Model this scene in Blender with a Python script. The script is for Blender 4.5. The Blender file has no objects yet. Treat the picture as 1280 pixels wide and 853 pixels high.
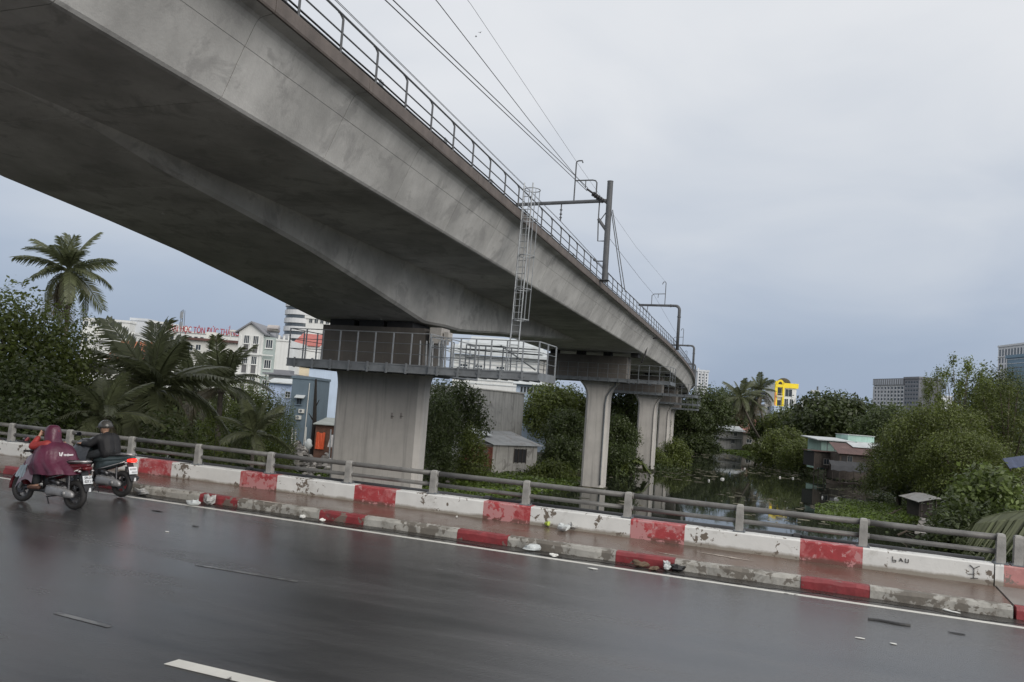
import bpy, math, random
import numpy as np
from mathutils import Vector, Matrix, noise as mnoise

SC = bpy.context.scene
COL = SC.collection
PI = math.pi
rng = np.random.default_rng(7)
random.seed(7)

# ------------------------------------------------------------------ camera
CAM_R = np.array([0.93622815, 0.34353233, 0.07390793])
CAM_D = np.array([0.04582602, 0.08916764, -0.99496186])
CAM_F = np.array([-0.34839176, 0.93489821, 0.06773853])
EYE = np.array([0.0, 0.0, 8.0])          # metres above the canal water
FPX = 985.0                               # focal length in pixels of a 1280 px wide frame
cam_data = bpy.data.cameras.new('camera')
cam = bpy.data.objects.new('camera', cam_data)
COL.objects.link(cam)
cam.matrix_world = Matrix(((CAM_R[0], -CAM_D[0], -CAM_F[0], EYE[0]),
                           (CAM_R[1], -CAM_D[1], -CAM_F[1], EYE[1]),
                           (CAM_R[2], -CAM_D[2], -CAM_F[2], EYE[2]), (0, 0, 0, 1)))
cam_data.sensor_width = 36.0
cam_data.sensor_fit = 'HORIZONTAL'
cam_data.lens = FPX * 36.0 / 1280.0
cam_data.shift_y = 14.71 / 1280.0
cam_data.clip_start = 0.1
cam_data.clip_end = 9000.0
SC.camera = cam


def ray(x, y):
    return CAM_R * ((x - 640) / FPX) + CAM_D * ((y - 426.5 - 14.71) / FPX) + CAM_F


def at(x, y, d):
    """world point seen at photo pixel (x, y), d metres along the view axis"""
    return EYE + ray(x, y) * d


def atY(x, y, Y):
    r = ray(x, y)
    return EYE + r * (Y / r[1])


def atZ(x, y, z):
    r = ray(x, y)
    return EYE + r * ((z - EYE[2]) / r[2])


# ------------------------------------------------------------------ world, sun, exposure
SC.view_settings.view_transform = 'Standard'
SC.view_settings.look = 'None'
SC.view_settings.gamma = 1.0
SC.view_settings.use_curve_mapping = False
SC.view_settings.exposure = 0.45
SUN_EL, SUN_AZ = math.radians(27), math.radians(126)     # azimuth clockwise from +Y
wd = bpy.data.worlds.new('World')
SC.world = wd
wd.use_nodes = True
nt = wd.node_tree
nt.nodes.clear()
out = nt.nodes.new('ShaderNodeOutputWorld')
bg = nt.nodes.new('ShaderNodeBackground')
bg.inputs['Strength'].default_value = 0.1
sky = nt.nodes.new('ShaderNodeTexSky')
sky.sky_type = 'NISHITA'
sky.sun_disc = False
sky.sun_elevation = SUN_EL
sky.sun_rotation = SUN_AZ
sky.air_density = 1.0
sky.dust_density = 4.0
tc = nt.nodes.new('ShaderNodeTexCoord')
sep = nt.nodes.new('ShaderNodeSeparateXYZ')
nt.links.new(tc.outputs['Generated'], sep.inputs[0])
ramp = nt.nodes.new('ShaderNodeValToRGB')
cr = ramp.color_ramp
cr.interpolation = 'B_SPLINE'
SKY = [(0.0, (.245, .30, .395)), (0.07, (.278, .335, .43)), (0.17, (.365, .41, .485)), (0.29, (.475, .505, .55)),
       (0.42, (.575, .59, .615)), (0.62, (.66, .665, .675)), (1.0, (.72, .72, .72))]
while len(cr.elements) < len(SKY):
    cr.elements.new(0.5)
for e, (p, c_) in zip(cr.elements, SKY):
    e.position = p
    e.color = (*c_, 1)
# soft cloud structure: stretched noise that lifts or lowers the look-up height and the brightness
mp = nt.nodes.new('ShaderNodeMapping')
mp.inputs['Scale'].default_value = (1.6, 1.6, 4.2)
nt.links.new(tc.outputs['Generated'], mp.inputs[0])
n1 = nt.nodes.new('ShaderNodeTexNoise')
n1.inputs['Scale'].default_value = 1.7
n1.inputs['Detail'].default_value = 5
n1.inputs['Roughness'].default_value = 0.48
n1.inputs['Distortion'].default_value = 0.4
nt.links.new(mp.outputs[0], n1.inputs['Vector'])
m1 = nt.nodes.new('ShaderNodeMath')
m1.operation = 'MULTIPLY_ADD'
nt.links.new(n1.outputs['Fac'], m1.inputs[0])
m1.inputs[1].default_value = 0.36
m1.inputs[2].default_value = -0.17
m2 = nt.nodes.new('ShaderNodeMath')
m2.operation = 'ADD'
nt.links.new(sep.outputs['Z'], m2.inputs[0])
nt.links.new(m1.outputs[0], m2.inputs[1])
nt.links.new(m2.outputs[0], ramp.inputs[0])
sc10 = nt.nodes.new('ShaderNodeVectorMath')
sc10.operation = 'SCALE'
sc10.inputs['Scale'].default_value = 10.0
nt.links.new(ramp.outputs['Color'], sc10.inputs[0])
mx = nt.nodes.new('ShaderNodeMix')
mx.data_type = 'RGBA'
mx.inputs['Factor'].default_value = 0.94          # almost closed cloud cover over the blue sky
nt.links.new(sky.outputs['Color'], mx.inputs['A'])
nt.links.new(sc10.outputs['Vector'], mx.inputs['B'])
nt.links.new(mx.outputs['Result'], bg.inputs['Color'])
nt.links.new(bg.outputs[0], out.inputs['Surface'])

sl = bpy.data.lights.new('sun', 'SUN')
sl.energy = 1.5
sl.angle = math.radians(45)
sl.color = (1.0, 0.95, 0.88)
sun = bpy.data.objects.new('sun', sl)
COL.objects.link(sun)
sd = Vector((math.sin(SUN_AZ) * math.cos(SUN_EL), math.cos(SUN_AZ) * math.cos(SUN_EL), math.sin(SUN_EL)))
sun.rotation_euler = sd.to_track_quat('Z', 'Y').to_euler()

# ------------------------------------------------------------------ materials
MATS = {}


def _n(nt, t, **kw):
    n = nt.nodes.new(t)
    for k, v in kw.items():
        if k in n.inputs:
            n.inputs[k].default_value = v
        else:
            setattr(n, k, v)
    return n


def material(name, base, rough=.75, var=.25, scale=1.2, detail=5, bump=0.0, bscale=None, metal=0.0, spec=.5,
             streak=None, stain=None, island=0.0, objvar=0.0, chips=None, emit=None, roughvar=0.0, trans=0.0,
             alpha=1.0, stretch=None, grime=None):
    """procedural Principled material.  base colour gets noise variation; streak=(colour, amount) adds vertical runs;
    stain=(colour, scale, threshold) adds blotches with an outline of their own; chips=(colour, scale, threshold) bare patches"""
    if name in MATS:
        return MATS[name]
    m = bpy.data.materials.new(name)
    m.use_nodes = True
    nt = m.node_tree
    nt.nodes.clear()
    L = nt.links.new
    out = _n(nt, 'ShaderNodeOutputMaterial')
    b = _n(nt, 'ShaderNodeBsdfPrincipled')
    L(b.outputs[0], out.inputs[0])
    b.inputs['Roughness'].default_value = rough
    b.inputs['Metallic'].default_value = metal
    b.inputs['Specular IOR Level'].default_value = spec
    if trans:
        b.inputs['Transmission Weight'].default_value = trans
    if alpha < 1:
        b.inputs['Alpha'].default_value = alpha
    if emit:
        b.inputs['Emission Color'].default_value = (*emit[0], 1)
        b.inputs['Emission Strength'].default_value = emit[1]
    tc = _n(nt, 'ShaderNodeTexCoord')
    vec = tc.outputs['Object']
    if stretch:
        mpp = _n(nt, 'ShaderNodeMapping')
        mpp.inputs['Scale'].default_value = stretch
        L(vec, mpp.inputs[0])
        vec = mpp.outputs[0]
    n = _n(nt, 'ShaderNodeTexNoise', Scale=scale, Detail=detail, Roughness=.6)
    L(vec, n.inputs['Vector'])

    def mixc(fac, a, c2, mode='MIX'):
        x = _n(nt, 'ShaderNodeMix', data_type='RGBA', blend_type=mode)
        for sock, v in (('Factor', fac), ('A', a), ('B', c2)):
            s = x.inputs[sock] if sock != 'Factor' else x.inputs[0]
            if sock == 'A':
                s = x.inputs[6]
            if sock == 'B':
                s = x.inputs[7]
            if isinstance(v, (int, float)):
                s.default_value = v
            elif isinstance(v, tuple):
                s.default_value = (*v[:3], 1)
            else:
                L(v, s)
        return x.outputs[2]

    lo = tuple(max(0, c * (1 - var)) for c in base)
    hi = tuple(min(1, c * (1 + var)) for c in base)
    mr = _n(nt, 'ShaderNodeMapRange')
    mr.inputs['From Min'].default_value = .3
    mr.inputs['From Max'].default_value = .7
    L(n.outputs['Fac'], mr.inputs['Value'])
    col = mixc(mr.outputs[0], lo, hi)
    if island:
        g = _n(nt, 'ShaderNodeNewGeometry')
        mi = _n(nt, 'ShaderNodeMapRange')
        mi.inputs['To Min'].default_value = 1 - island
        mi.inputs['To Max'].default_value = 1 + island
        L(g.outputs['Random Per Island'], mi.inputs['Value'])
        vm = _n(nt, 'ShaderNodeVectorMath', operation='SCALE')
        L(col, vm.inputs[0])
        L(mi.outputs[0], vm.inputs['Scale'])
        col = vm.outputs[0]
    if objvar:
        oi = _n(nt, 'ShaderNodeObjectInfo')
        mo = _n(nt, 'ShaderNodeMapRange')
        mo.inputs['To Min'].default_value = 1 - objvar
        mo.inputs['To Max'].default_value = 1 + objvar
        L(oi.outputs['Random'], mo.inputs['Value'])
        vm = _n(nt, 'ShaderNodeVectorMath', operation='SCALE')
        L(col, vm.inputs[0])
        L(mo.outputs[0], vm.inputs['Scale'])
        col = vm.outputs[0]
    if streak:
        mp = _n(nt, 'ShaderNodeMapping')
        mp.inputs['Scale'].default_value = (2.2, 2.2, .12)
        L(tc.outputs['Object'], mp.inputs[0])
        ns = _n(nt, 'ShaderNodeTexNoise', Scale=1.6, Detail=4, Roughness=.65)
        L(mp.outputs[0], ns.inputs['Vector'])
        ms = _n(nt, 'ShaderNodeMapRange')
        ms.inputs['From Min'].default_value = .5
        ms.inputs['From Max'].default_value = .72
        ms.inputs['To Max'].default_value = streak[1]
        L(ns.outputs['Fac'], ms.inputs['Value'])
        col = mixc(ms.outputs[0], col, streak[0])
    if stain:
        n3 = _n(nt, 'ShaderNodeTexNoise', Scale=stain[1], Detail=6, Roughness=.7, Distortion=.6)
        L(vec, n3.inputs['Vector'])
        m3 = _n(nt, 'ShaderNodeMapRange')
        m3.inputs['From Min'].default_value = stain[2]
        m3.inputs['From Max'].default_value = stain[2] + .1
        m3.inputs['To Max'].default_value = stain[3] if len(stain) > 3 else .8
        L(n3.outputs['Fac'], m3.inputs['Value'])
        col = mixc(m3.outputs[0], col, stain[0])
    if grime:      # (colour, z height in object space, width): uneven splash dirt above a base line
        sx = _n(nt, 'ShaderNodeSeparateXYZ')
        L(tc.outputs['Object'], sx.inputs[0])
        ng = _n(nt, 'ShaderNodeTexNoise', Scale=3.0, Detail=5, Roughness=.7)
        L(tc.outputs['Object'], ng.inputs['Vector'])
        ma = _n(nt, 'ShaderNodeMath', operation='MULTIPLY_ADD')
        L(ng.outputs['Fac'], ma.inputs[0])
        ma.inputs[1].default_value = -2.2 * grime[2]
        L(sx.outputs['Z'], ma.inputs[2])
        mg = _n(nt, 'ShaderNodeMapRange')
        mg.inputs['From Min'].default_value = grime[1] - grime[2]
        mg.inputs['From Max'].default_value = grime[1]
        mg.inputs['To Min'].default_value = .85
        mg.inputs['To Max'].default_value = 0
        L(ma.outputs[0], mg.inputs['Value'])
        col = mixc(mg.outputs[0], col, grime[0])
    if chips:
        n4 = _n(nt, 'ShaderNodeTexNoise', Scale=chips[1], Detail=7, Roughness=.62, Distortion=.35)
        L(tc.outputs['Object'], n4.inputs['Vector'])
        n5 = _n(nt, 'ShaderNodeTexNoise', Scale=chips[1] * .22, Detail=2)
        L(tc.outputs['Object'], n5.inputs['Vector'])
        ad = _n(nt, 'ShaderNodeMath', operation='MULTIPLY_ADD')
        L(n5.outputs['Fac'], ad.inputs[0])
        ad.inputs[1].default_value = .75
        L(n4.outputs['Fac'], ad.inputs[2])
        m4 = _n(nt, 'ShaderNodeMapRange')
        m4.inputs['From Min'].default_value = chips[2]
        m4.inputs['From Max'].default_value = chips[2] + .018
        L(ad.outputs[0], m4.inputs['Value'])
        col = mixc(m4.outputs[0], col, chips[0])
    L(col, b.inputs['Base Color'])
    if roughvar:
        mrr = _n(nt, 'ShaderNodeMapRange')
        mrr.inputs['From Min'].default_value = .35
        mrr.inputs['From Max'].default_value = .65
        mrr.inputs['To Min'].default_value = max(.02, rough - roughvar)
        mrr.inputs['To Max'].default_value = min(1, rough + roughvar)
        L(n.outputs['Fac'], mrr.inputs['Value'])
        L(mrr.outputs[0], b.inputs['Roughness'])
    if bump:
        nb = _n(nt, 'ShaderNodeTexNoise', Scale=bscale or scale * 8, Detail=4, Roughness=.65)
        L(tc.outputs['Object'], nb.inputs['Vector'])
        bp = _n(nt, 'ShaderNodeBump', Strength=bump, Distance=.02)
        L(nb.outputs['Fac'], bp.inputs['Height'])
        L(bp.outputs[0], b.inputs['Normal'])
    MATS[name] = m
    return m


M = material
GIRD = M('girder_concrete', (.50, .495, .48), .72, .28, .38, bump=.35, bscale=14, streak=((.26, .255, .25), .22),
         stain=((.30, .295, .29), .8, .52, .65), objvar=.10)
PIERM = M('pier_concrete', (.47, .45, .425), .78, .13, .5, bump=.2, bscale=12, streak=((.24, .23, .22), .55))
HEADM = M('shaded_head_concrete', (.115, .105, .095), .8, .18, .8, bump=.2, bscale=10, streak=((.16, .14, .12), .5))  # concrete darkened so the shadow under the girder is in its colour
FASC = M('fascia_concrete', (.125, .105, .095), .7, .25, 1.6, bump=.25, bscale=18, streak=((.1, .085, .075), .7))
GALV = M('galvanised_steel', (.34, .36, .38), .5, .2, 2.5, metal=.35, bump=.05)
HANDR = M('dark_handrail_steel', (.085, .09, .098), .6, .25, 1.5, bump=.1)
PIPED = M('black_pipe', (.045, .046, .05), .55, .25, 2.0, bump=.1)
GALVD = M('weathered_steel', (.16, .175, .19), .55, .25, 1.5, metal=.3, bump=.1)
RAILM = M('bridge_rail_paint', (.15, .148, .142), .55, .3, 3.0, metal=.2, bump=.2, bscale=30, stain=((.12, .11, .1), 3.2, .56, .7))
POSTM = M('rail_post_paint', (.29, .285, .27), .65, .25, 5.0, bump=.25, bscale=40, stain=((.2, .19, .17), 5, .56, .7))
DARKM = M('dark_rubber_and_shade', (.02, .02, .022), .7, .2, 3)  # rubber black, also used as painted shade in gaps and openings
BLACKP = M('black_plastic', (.018, .018, .02), .4, .2, 6)
WIREM = M('wire_metal', (.06, .06, .065), .5, .1, 1)
WHITEP = M('white_barrier_paint', (.66, .66, .64), .55, .09, 2.2, bump=.15, bscale=25,
           chips=((.15, .125, .10), 8.0, 1.0), stain=((.42, .41, .38), 1.7, .58, .55), grime=((.2, .17, .13), .06, .05))
REDP = M('red_barrier_paint', (.36, .05, .055), .5, .18, 4.5, bump=.15, bscale=25,
         chips=((.46, .22, .22), 9, .90), stain=((.50, .19, .19), 3.0, .50, .65), grime=((.12, .07, .055), .06, .05))
KWHITE = M('worn_kerb_paint', (.36, .35, .32), .6, .22, 3.0, bump=.4, bscale=18,
           chips=((.15, .135, .115), 7.5, .90), stain=((.21, .195, .17), 3.2, .5, .8))
KRED = M('worn_kerb_red', (.23, .035, .04), .5, .25, 4.0, bump=.35, bscale=18,
         chips=((.17, .13, .11), 3.6, .94), stain=((.13, .05, .05), 2.5, .55, .7))
WINDARK = M('window_glass', (.035, .045, .055), .12, .3, .6, spec=.6)
WHITEW = M('white_wall_paint', (.68, .69, .68), .8, .06, .5, streak=((.45, .45, .43), .35))
OFFW = M('off_white_paint', (.60, .60, .57), .8, .08, .5, streak=((.36, .35, .32), .45))
GREYW = M('weathered_grey_render', (.42, .42, .41), .85, .16, .35, bump=.1, bscale=4, streak=((.13, .13, .125), .85),
          stain=((.22, .22, .215), .4, .56, .7))
BLUEG = M('blue_grey_paint', (.12, .165, .205), .75, .1, .6, streak=((.08, .11, .14), .4))
PALEB = M('pale_blue_paint', (.50, .60, .74), .75, .08, .5, streak=((.4, .47, .57), .4))
MINT = M('mint_paint', (.34, .50, .45), .7, .14, .7, streak=((.2, .3, .27), .5))
CREAM = M('cream_paint', (.62, .54, .40), .8, .08, .5)
SAGE = M('sage_grey_paint', (.37, .43, .42), .8, .08, .5)
YELL = M('yellow_paint', (.86, .66, .02), .55, .05, .8)
ORANGE = M('orange_red_paint', (.72, .23, .13), .6, .1, .8)
TILEO = M('terracotta', (.38, .135, .07), .75, .25, 1.4, bump=.3, bscale=8)
BRICKM = M('red_brick', (.27, .085, .06), .85, .25, 2.5, bump=.3, objvar=.25)
TIN = M('corrugated_tin', (.25, .26, .265), .5, .22, .8, metal=.25, stain=((.15, .11, .09), .7, .55, .6))
TINW = M('pale_tin', (.50, .53, .54), .5, .14, .8, stain=((.33, .32, .3), .7, .56, .6))
TINR = M('rusty_maroon_tin', (.10, .05, .043), .6, .3, .9, stain=((.25, .2, .18), .8, .58, .6))
TARPD = M('dark_tarpaulin', (.022, .023, .027), .6, .25, 1.2, bump=.2)
TARPB = M('blue_tarpaulin', (.02, .035, .09), .5, .2, 1.2, bump=.2)
TARPO = M('orange_tarpaulin', (.62, .11, .04), .6, .2, 1.5, bump=.2)
WOOD = M('weathered_wood', (.064, .053, .046), .85, .35, 2.0, bump=.3, objvar=.3)
WOODG = M('grey_planks', (.24, .225, .21), .85, .25, 2.0, bump=.3, objvar=.25)
BARK = M('tree_bark', (.075, .06, .045), .9, .3, 4, bump=.4)
PALMB = M('palm_bark', (.115, .1, .085), .9, .3, 5, bump=.5)
SOIL = M('canal_soil', (.06, .055, .038), .95, .35, .35, bump=.4, bscale=2, stain=((.045, .06, .025), .2, .5, .9))
BAGW = M('white_plastic_bag', (.52, .55, .55), .35, .12, 8, bump=.2)
PAPER = M('scrap_paper', (.66, .66, .63), .7, .12, 9)
TRASH = M('mixed_rubble', (.25, .235, .22), .85, .5, 1.5, island=.75)


def leafmat(name, c, island=.35, scale=1.2):
    m = M(name, c, .42, .32, scale, island=island, objvar=.12, spec=.5)
    nt = m.node_tree           # thin leaves let some light through
    pb = [n for n in nt.nodes if n.type == 'BSDF_PRINCIPLED'][0]
    out = [n for n in nt.nodes if n.type == 'OUTPUT_MATERIAL'][0]
    tl = nt.nodes.new('ShaderNodeBsdfTranslucent')
    nt.links.new(pb.inputs['Base Color'].links[0].from_socket, tl.inputs['Color'])
    mxs = nt.nodes.new('ShaderNodeMixShader')
    mxs.inputs[0].default_value = .42
    nt.links.new(pb.outputs[0], mxs.inputs[1])
    nt.links.new(tl.outputs[0], mxs.inputs[2])
    nt.links.new(mxs.outputs[0], out.inputs[0])
    return m


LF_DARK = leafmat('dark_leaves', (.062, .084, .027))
LF_MID = leafmat('green_leaves', (.115, .145, .034))
LF_OLIVE = leafmat('olive_leaves', (.092, .115, .024), .45)
LF_BRIGHT = leafmat('bright_leaves', (.115, .155, .04), .4)
LF_PALM = leafmat('palm_leaves', (.115, .13, .066), .3)
LF_PALMD = leafmat('dry_palm_leaves', (.115, .10, .065), .35)
LF_WEED = leafmat('canal_weed', (.11, .16, .03), .45, .5)

# ------------------------------------------------------------------ objects
GROUPS = {}


def unit(v):
    v = np.asarray(v, float)
    return v / max(1e-9, np.linalg.norm(v))


class MB:
    """collects shapes and links them as ONE mesh object"""

    def __init__(s):
        s.v, s.f = [], []

    def add(s, vs, fs):
        o = len(s.v)
        s.v.extend([tuple(map(float, p)) for p in vs])
        s.f.extend([tuple(i + o for i in f) for f in fs])
        return s

    def box(s, c, d, rot=None, taper=1.0):
        c = np.array(c, float)
        x, y, z = np.array(d, float) / 2
        P = []
        for k in (-1, 1):
            t = taper if k > 0 else 1.0
            for (a, b) in ((-1, -1), (1, -1), (1, 1), (-1, 1)):
                P.append(np.array([a * x * t, b * y * t, k * z]))
        if rot is not None:
            R = np.array(Matrix.Rotation(rot, 3, 'Z')) if isinstance(rot, (int, float)) else np.array(rot)
            P = [R @ p for p in P]
        return s.add([p + c for p in P], [(3, 2, 1, 0), (4, 5, 6, 7), (0, 1, 5, 4), (1, 2, 6, 5), (2, 3, 7, 6), (3, 0, 4, 7)])

    def bb(s, x0, x1, y0, y1, z0, z1):
        return s.box(((x0 + x1) / 2, (y0 + y1) / 2, (z0 + z1) / 2), (abs(x1 - x0), abs(y1 - y0), abs(z1 - z0)))

    def tube(s, pts, r, n=8, cap=True):
        pts = [np.array(p, float) for p in pts]
        rr = r if hasattr(r, '__len__') else [r] * len(pts)
        o = len(s.v)
        prev = None
        for i, p in enumerate(pts):
            t = unit(pts[min(i + 1, len(pts) - 1)] - pts[max(i - 1, 0)])
            if prev is None:
                a = np.array([0, 0, 1.]) if abs(t[2]) < .9 else np.array([1., 0, 0])
                u = unit(np.cross(t, a))
            else:
                u = unit(prev - t * (prev @ t))
            w = np.cross(t, u)
            prev = u
            for k in range(n):
                an = 2 * PI * k / n
                s.v.append(tuple(p + rr[i] * (math.cos(an) * u + math.sin(an) * w)))
        m = len(pts)
        for i in range(m - 1):
            for k in range(n):
                k2 = (k + 1) % n
                s.f.append((o + i * n + k, o + i * n + k2, o + (i + 1) * n + k2, o + (i + 1) * n + k))
        if cap:
            s.f.append(tuple(o + k for k in reversed(range(n))))
            s.f.append(tuple(o + (m - 1) * n + k for k in range(n)))
        return s

    def loft(s, rings, cap=True, close=True):
        n = len(rings[0])
        o = len(s.v)
        for r in rings:
            s.v.extend([tuple(map(float, p)) for p in r])
        for i in range(len(rings) - 1):
            for k in range(n if close else n - 1):
                k2 = (k + 1) % n
                s.f.append((o + i * n + k, o + i * n + k2, o + (i + 1) * n + k2, o + (i + 1) * n + k))
        if cap:
            s.f.append(tuple(o + k for k in reversed(range(n))))
            s.f.append(tuple(o + (len(rings) - 1) * n + k for k in range(n)))
        return s

    def prism(s, poly, axis, a0, a1):
        """extrude a 2D polygon: axis 'x' -> poly is (y,z); 'y' -> (x,z); 'z' -> (x,y)"""
        def p3(p, a):
            return {'x': (a, p[0], p[1]), 'y': (p[0], a, p[1]), 'z': (p[0], p[1], a)}[axis]
        return s.loft([[p3(p, a0) for p in poly], [p3(p, a1) for p in poly]])

    def ball(s, c, r, nu=12, nv=8):
        r = np.array(r if hasattr(r, '__len__') else (r, r, r), float)
        rings = []
        for j in range(nv + 1):
            th = PI * (j + .001) / (nv + .002)
            rings.append([np.array(c) + r * np.array([math.sin(th) * math.cos(2 * PI * k / nu), math.sin(th) * math.sin(2 * PI * k / nu), -math.cos(th)]) for k in range(nu)])
        return s.loft(rings)

    def off(s, d):
        d = np.array(d, float)
        s.v = [tuple(np.array(p) + d) for p in s.v]
        return s

    def build(s, name, m, parent=None, smooth=False, kind=None, world=False, label=None):
        v = s.v
        if world and parent is not None:
            inv = WM[parent.name].inverted()
            v = [tuple(inv @ Vector(p)) for p in v]
        me = bpy.data.meshes.new(name)
        me.from_pydata(v, [], s.f)
        return link_mesh(name, me, m, parent, smooth, kind, label)


WM = {}


def link_mesh(name, me, m, parent=None, smooth=False, kind=None, label=None):
    if m is not None and not me.materials:
        me.materials.append(m)
    if smooth:
        me.polygons.foreach_set('use_smooth', [True] * len(me.polygons))
    me.update()
    o = bpy.data.objects.new(name, me)
    COL.objects.link(o)
    WM[o.name] = WM[parent.name] if parent is not None else Matrix.Identity(4)
    if parent is not None:
        o.parent = parent
    if kind:
        o['kind'] = kind
    if label:
        o['label'] = label
    return o


def tag(o, label, cat=None, group=None, kind=None):
    if label:
        o['label'] = label
    if cat:
        o['category'] = cat
    if group:
        o['group'] = group
    if kind:
        o['kind'] = kind
    return o


def thing(name, label, cat, loc=(0, 0, 0), rotz=0.0, group=None, scale=None):
    o = bpy.data.objects.new(name, None)
    o.empty_display_size = .2
    COL.objects.link(o)
    o.location = tuple(map(float, loc))
    o.rotation_euler = (0, 0, rotz)
    if scale is not None:
        o.scale = scale
    S = Matrix.Diagonal((*(scale or (1, 1, 1)), 1))
    WM[o.name] = Matrix.Translation(o.location) @ Matrix.Rotation(rotz, 4, 'Z') @ S
    return tag(o, label, cat, group)


def dup(o, parent, loc=None, rot=None, scale=None, kids=True, children=None):
    c = o.copy()
    COL.objects.link(c)
    c.parent = parent
    if loc is not None:
        c.location = tuple(map(float, loc))
    if rot is not None:
        c.rotation_euler = rot
    if scale is not None:
        c.scale = scale
    if kids:
        for k in (children if children is not None else list(o.children)):
            dup(k, c)
    return c


def tri_mesh(name, V, nper=4):
    """numpy (n, nper, 3) -> mesh of n separate faces"""
    V = np.asarray(V, dtype=np.float32)
    n = len(V)
    me = bpy.data.meshes.new(name)
    me.vertices.add(n * nper)
    me.vertices.foreach_set('co', V.reshape(-1))
    me.loops.add(n * nper)
    me.loops.foreach_set('vertex_index', np.arange(n * nper, dtype=np.int32))
    me.polygons.add(n)
    me.polygons.foreach_set('loop_start', np.arange(0, n * nper, nper, dtype=np.int32))
    me.update(calc_edges=True)
    me.validate()
    return me


def text_mesh(s, size, extrude=.01):
    cu = bpy.data.curves.new('letters', 'FONT')
    cu.body = s
    cu.size = size
    cu.extrude = extrude
    cu.align_x = 'LEFT'
    cu.resolution_u = 3
    o = bpy.data.objects.new('letters', cu)
    COL.objects.link(o)
    dg = bpy.context.evaluated_depsgraph_get()
    me = bpy.data.meshes.new_from_object(o.evaluated_get(dg))
    bpy.data.objects.remove(o)
    return me


def remeshed(mb, voxel, smooth=2):
    """one continuous skin out of overlapping volumes"""
    me = bpy.data.meshes.new('skin')
    me.from_pydata(mb.v, [], mb.f)
    o = bpy.data.objects.new('skin', me)
    COL.objects.link(o)
    r = o.modifiers.new('r', 'REMESH')
    r.mode = 'VOXEL'
    r.voxel_size = voxel
    sm = o.modifiers.new('s', 'SMOOTH')
    sm.iterations = smooth
    sm.factor = .5
    dg = bpy.context.evaluated_depsgraph_get()
    res = bpy.data.meshes.new_from_object(o.evaluated_get(dg))
    bpy.data.objects.remove(o)
    return res

# ================================================================== SETTING: ground, canal, road
TILT = -0.00302                       # the bridge falls very slightly towards +X


def tilt(mb):
    mb.v = [(x, y, z + TILT * x) for (x, y, z) in mb.v]
    return mb


RIVER = np.array([(-16, -60), (12, -60), (11.5, 40), (10.5, 66), (12.6, 92), (12.5, 118), (8.5, 139), (1.5, 153), (-3, 190), (-8, 236), (-21, 240),
                  (-34, 232), (-36, 190), (-31, 162), (-25.5, 142), (-21.5, 124), (-24, 104), (-33, 92), (-46, 83), (-62, 79), (-75, 60), (-40, 30), (-17, 20)])


def sdist(px, py, poly):
    """signed distance to a polygon, negative inside"""
    d = np.full(px.shape, 1e9)
    ins = np.zeros(px.shape, bool)
    n = len(poly)
    for i in range(n):
        a, b = poly[i], poly[(i + 1) % n]
        e = b - a
        wx, wy = px - a[0], py - a[1]
        t = np.clip((wx * e[0] + wy * e[1]) / (e @ e), 0, 1)
        d = np.minimum(d, np.hypot(wx - t * e[0], wy - t * e[1]))
        c = (a[1] > py) != (b[1] > py)
        with np.errstate(divide='ignore', invalid='ignore'):
            xi = (b[0] - a[0]) * (py - a[1]) / (b[1] - a[1]) + a[0]
        ins ^= c & (px < xi)
    return np.where(ins, -d, d)


xs = np.concatenate([[-6000, -2500, -1000, -500, -300], np.arange(-200, -90, 10), np.arange(-90, 60, 2.0), np.arange(60, 200, 10), [300, 500, 1000, 2500, 6000]])
ys = np.concatenate([[-3000, -800, -300, -120], np.arange(-60, 16, 6), np.arange(18, 260, 2.5), np.arange(260, 400, 14), [500, 800, 1500, 3500, 8000]])
GX, GY = np.meshgrid(xs, ys)
SD = sdist(GX, GY, RIVER)
wob = np.sin(GX * .31 + GY * .17) * .5 + np.sin(GX * .13 - GY * .41) * .6
GZ = np.clip((SD + wob * .8) * .42 - .15, -1.6, .75 + .08 * wob)


def ground_z(x, y):
    s = float(sdist(np.array([x]), np.array([y]), RIVER)[0])
    return min(.75, max(-1.6, s * .42 - .15))


gv = np.stack([GX, GY, GZ], -1).reshape(-1, 3)
nx_, ny_ = len(xs), len(ys)
gf = [(j * nx_ + i, j * nx_ + i + 1, (j + 1) * nx_ + i + 1, (j + 1) * nx_ + i) for j in range(ny_ - 1) for i in range(nx_ - 1)]
g_ = MB()
g_.v = [tuple(p) for p in gv.tolist()]
g_.f = gf
tag(g_.build('ground', SOIL, smooth=True), 'dark muddy canal bank and flat land out to the horizon', kind='structure')

# canal water: still, dark, almost a mirror
wm = bpy.data.materials.new('canal_water')
wm.use_nodes = True
nt = wm.node_tree
pb = nt.nodes['Principled BSDF']
pb.inputs['Base Color'].default_value = (.016, .019, .014, 1)
pb.inputs['Roughness'].default_value = .035
pb.inputs['IOR'].default_value = 1.333
tcw = _n(nt, 'ShaderNodeTexCoord')
mpw = _n(nt, 'ShaderNodeMapping')
mpw.inputs['Scale'].default_value = (.55, .22, 1)
nt.links.new(tcw.outputs['Object'], mpw.inputs[0])
nw = _n(nt, 'ShaderNodeTexNoise', Scale=1.0, Detail=3, Roughness=.5)
nt.links.new(mpw.outputs[0], nw.inputs['Vector'])
bw = _n(nt, 'ShaderNodeBump', Strength=.012, Distance=.3)
nt.links.new(nw.outputs['Fac'], bw.inputs['Height'])
nt.links.new(bw.outputs[0], pb.inputs['Normal'])
w_ = MB()
w_.add([(-140, -60, 0), (40, -60, 0), (40, 300, 0), (-140, 300, 0)], [(0, 1, 2, 3)])
tag(w_.build('water', wm), 'still dark canal water reflecting the sky and the trees', kind='structure')

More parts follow.
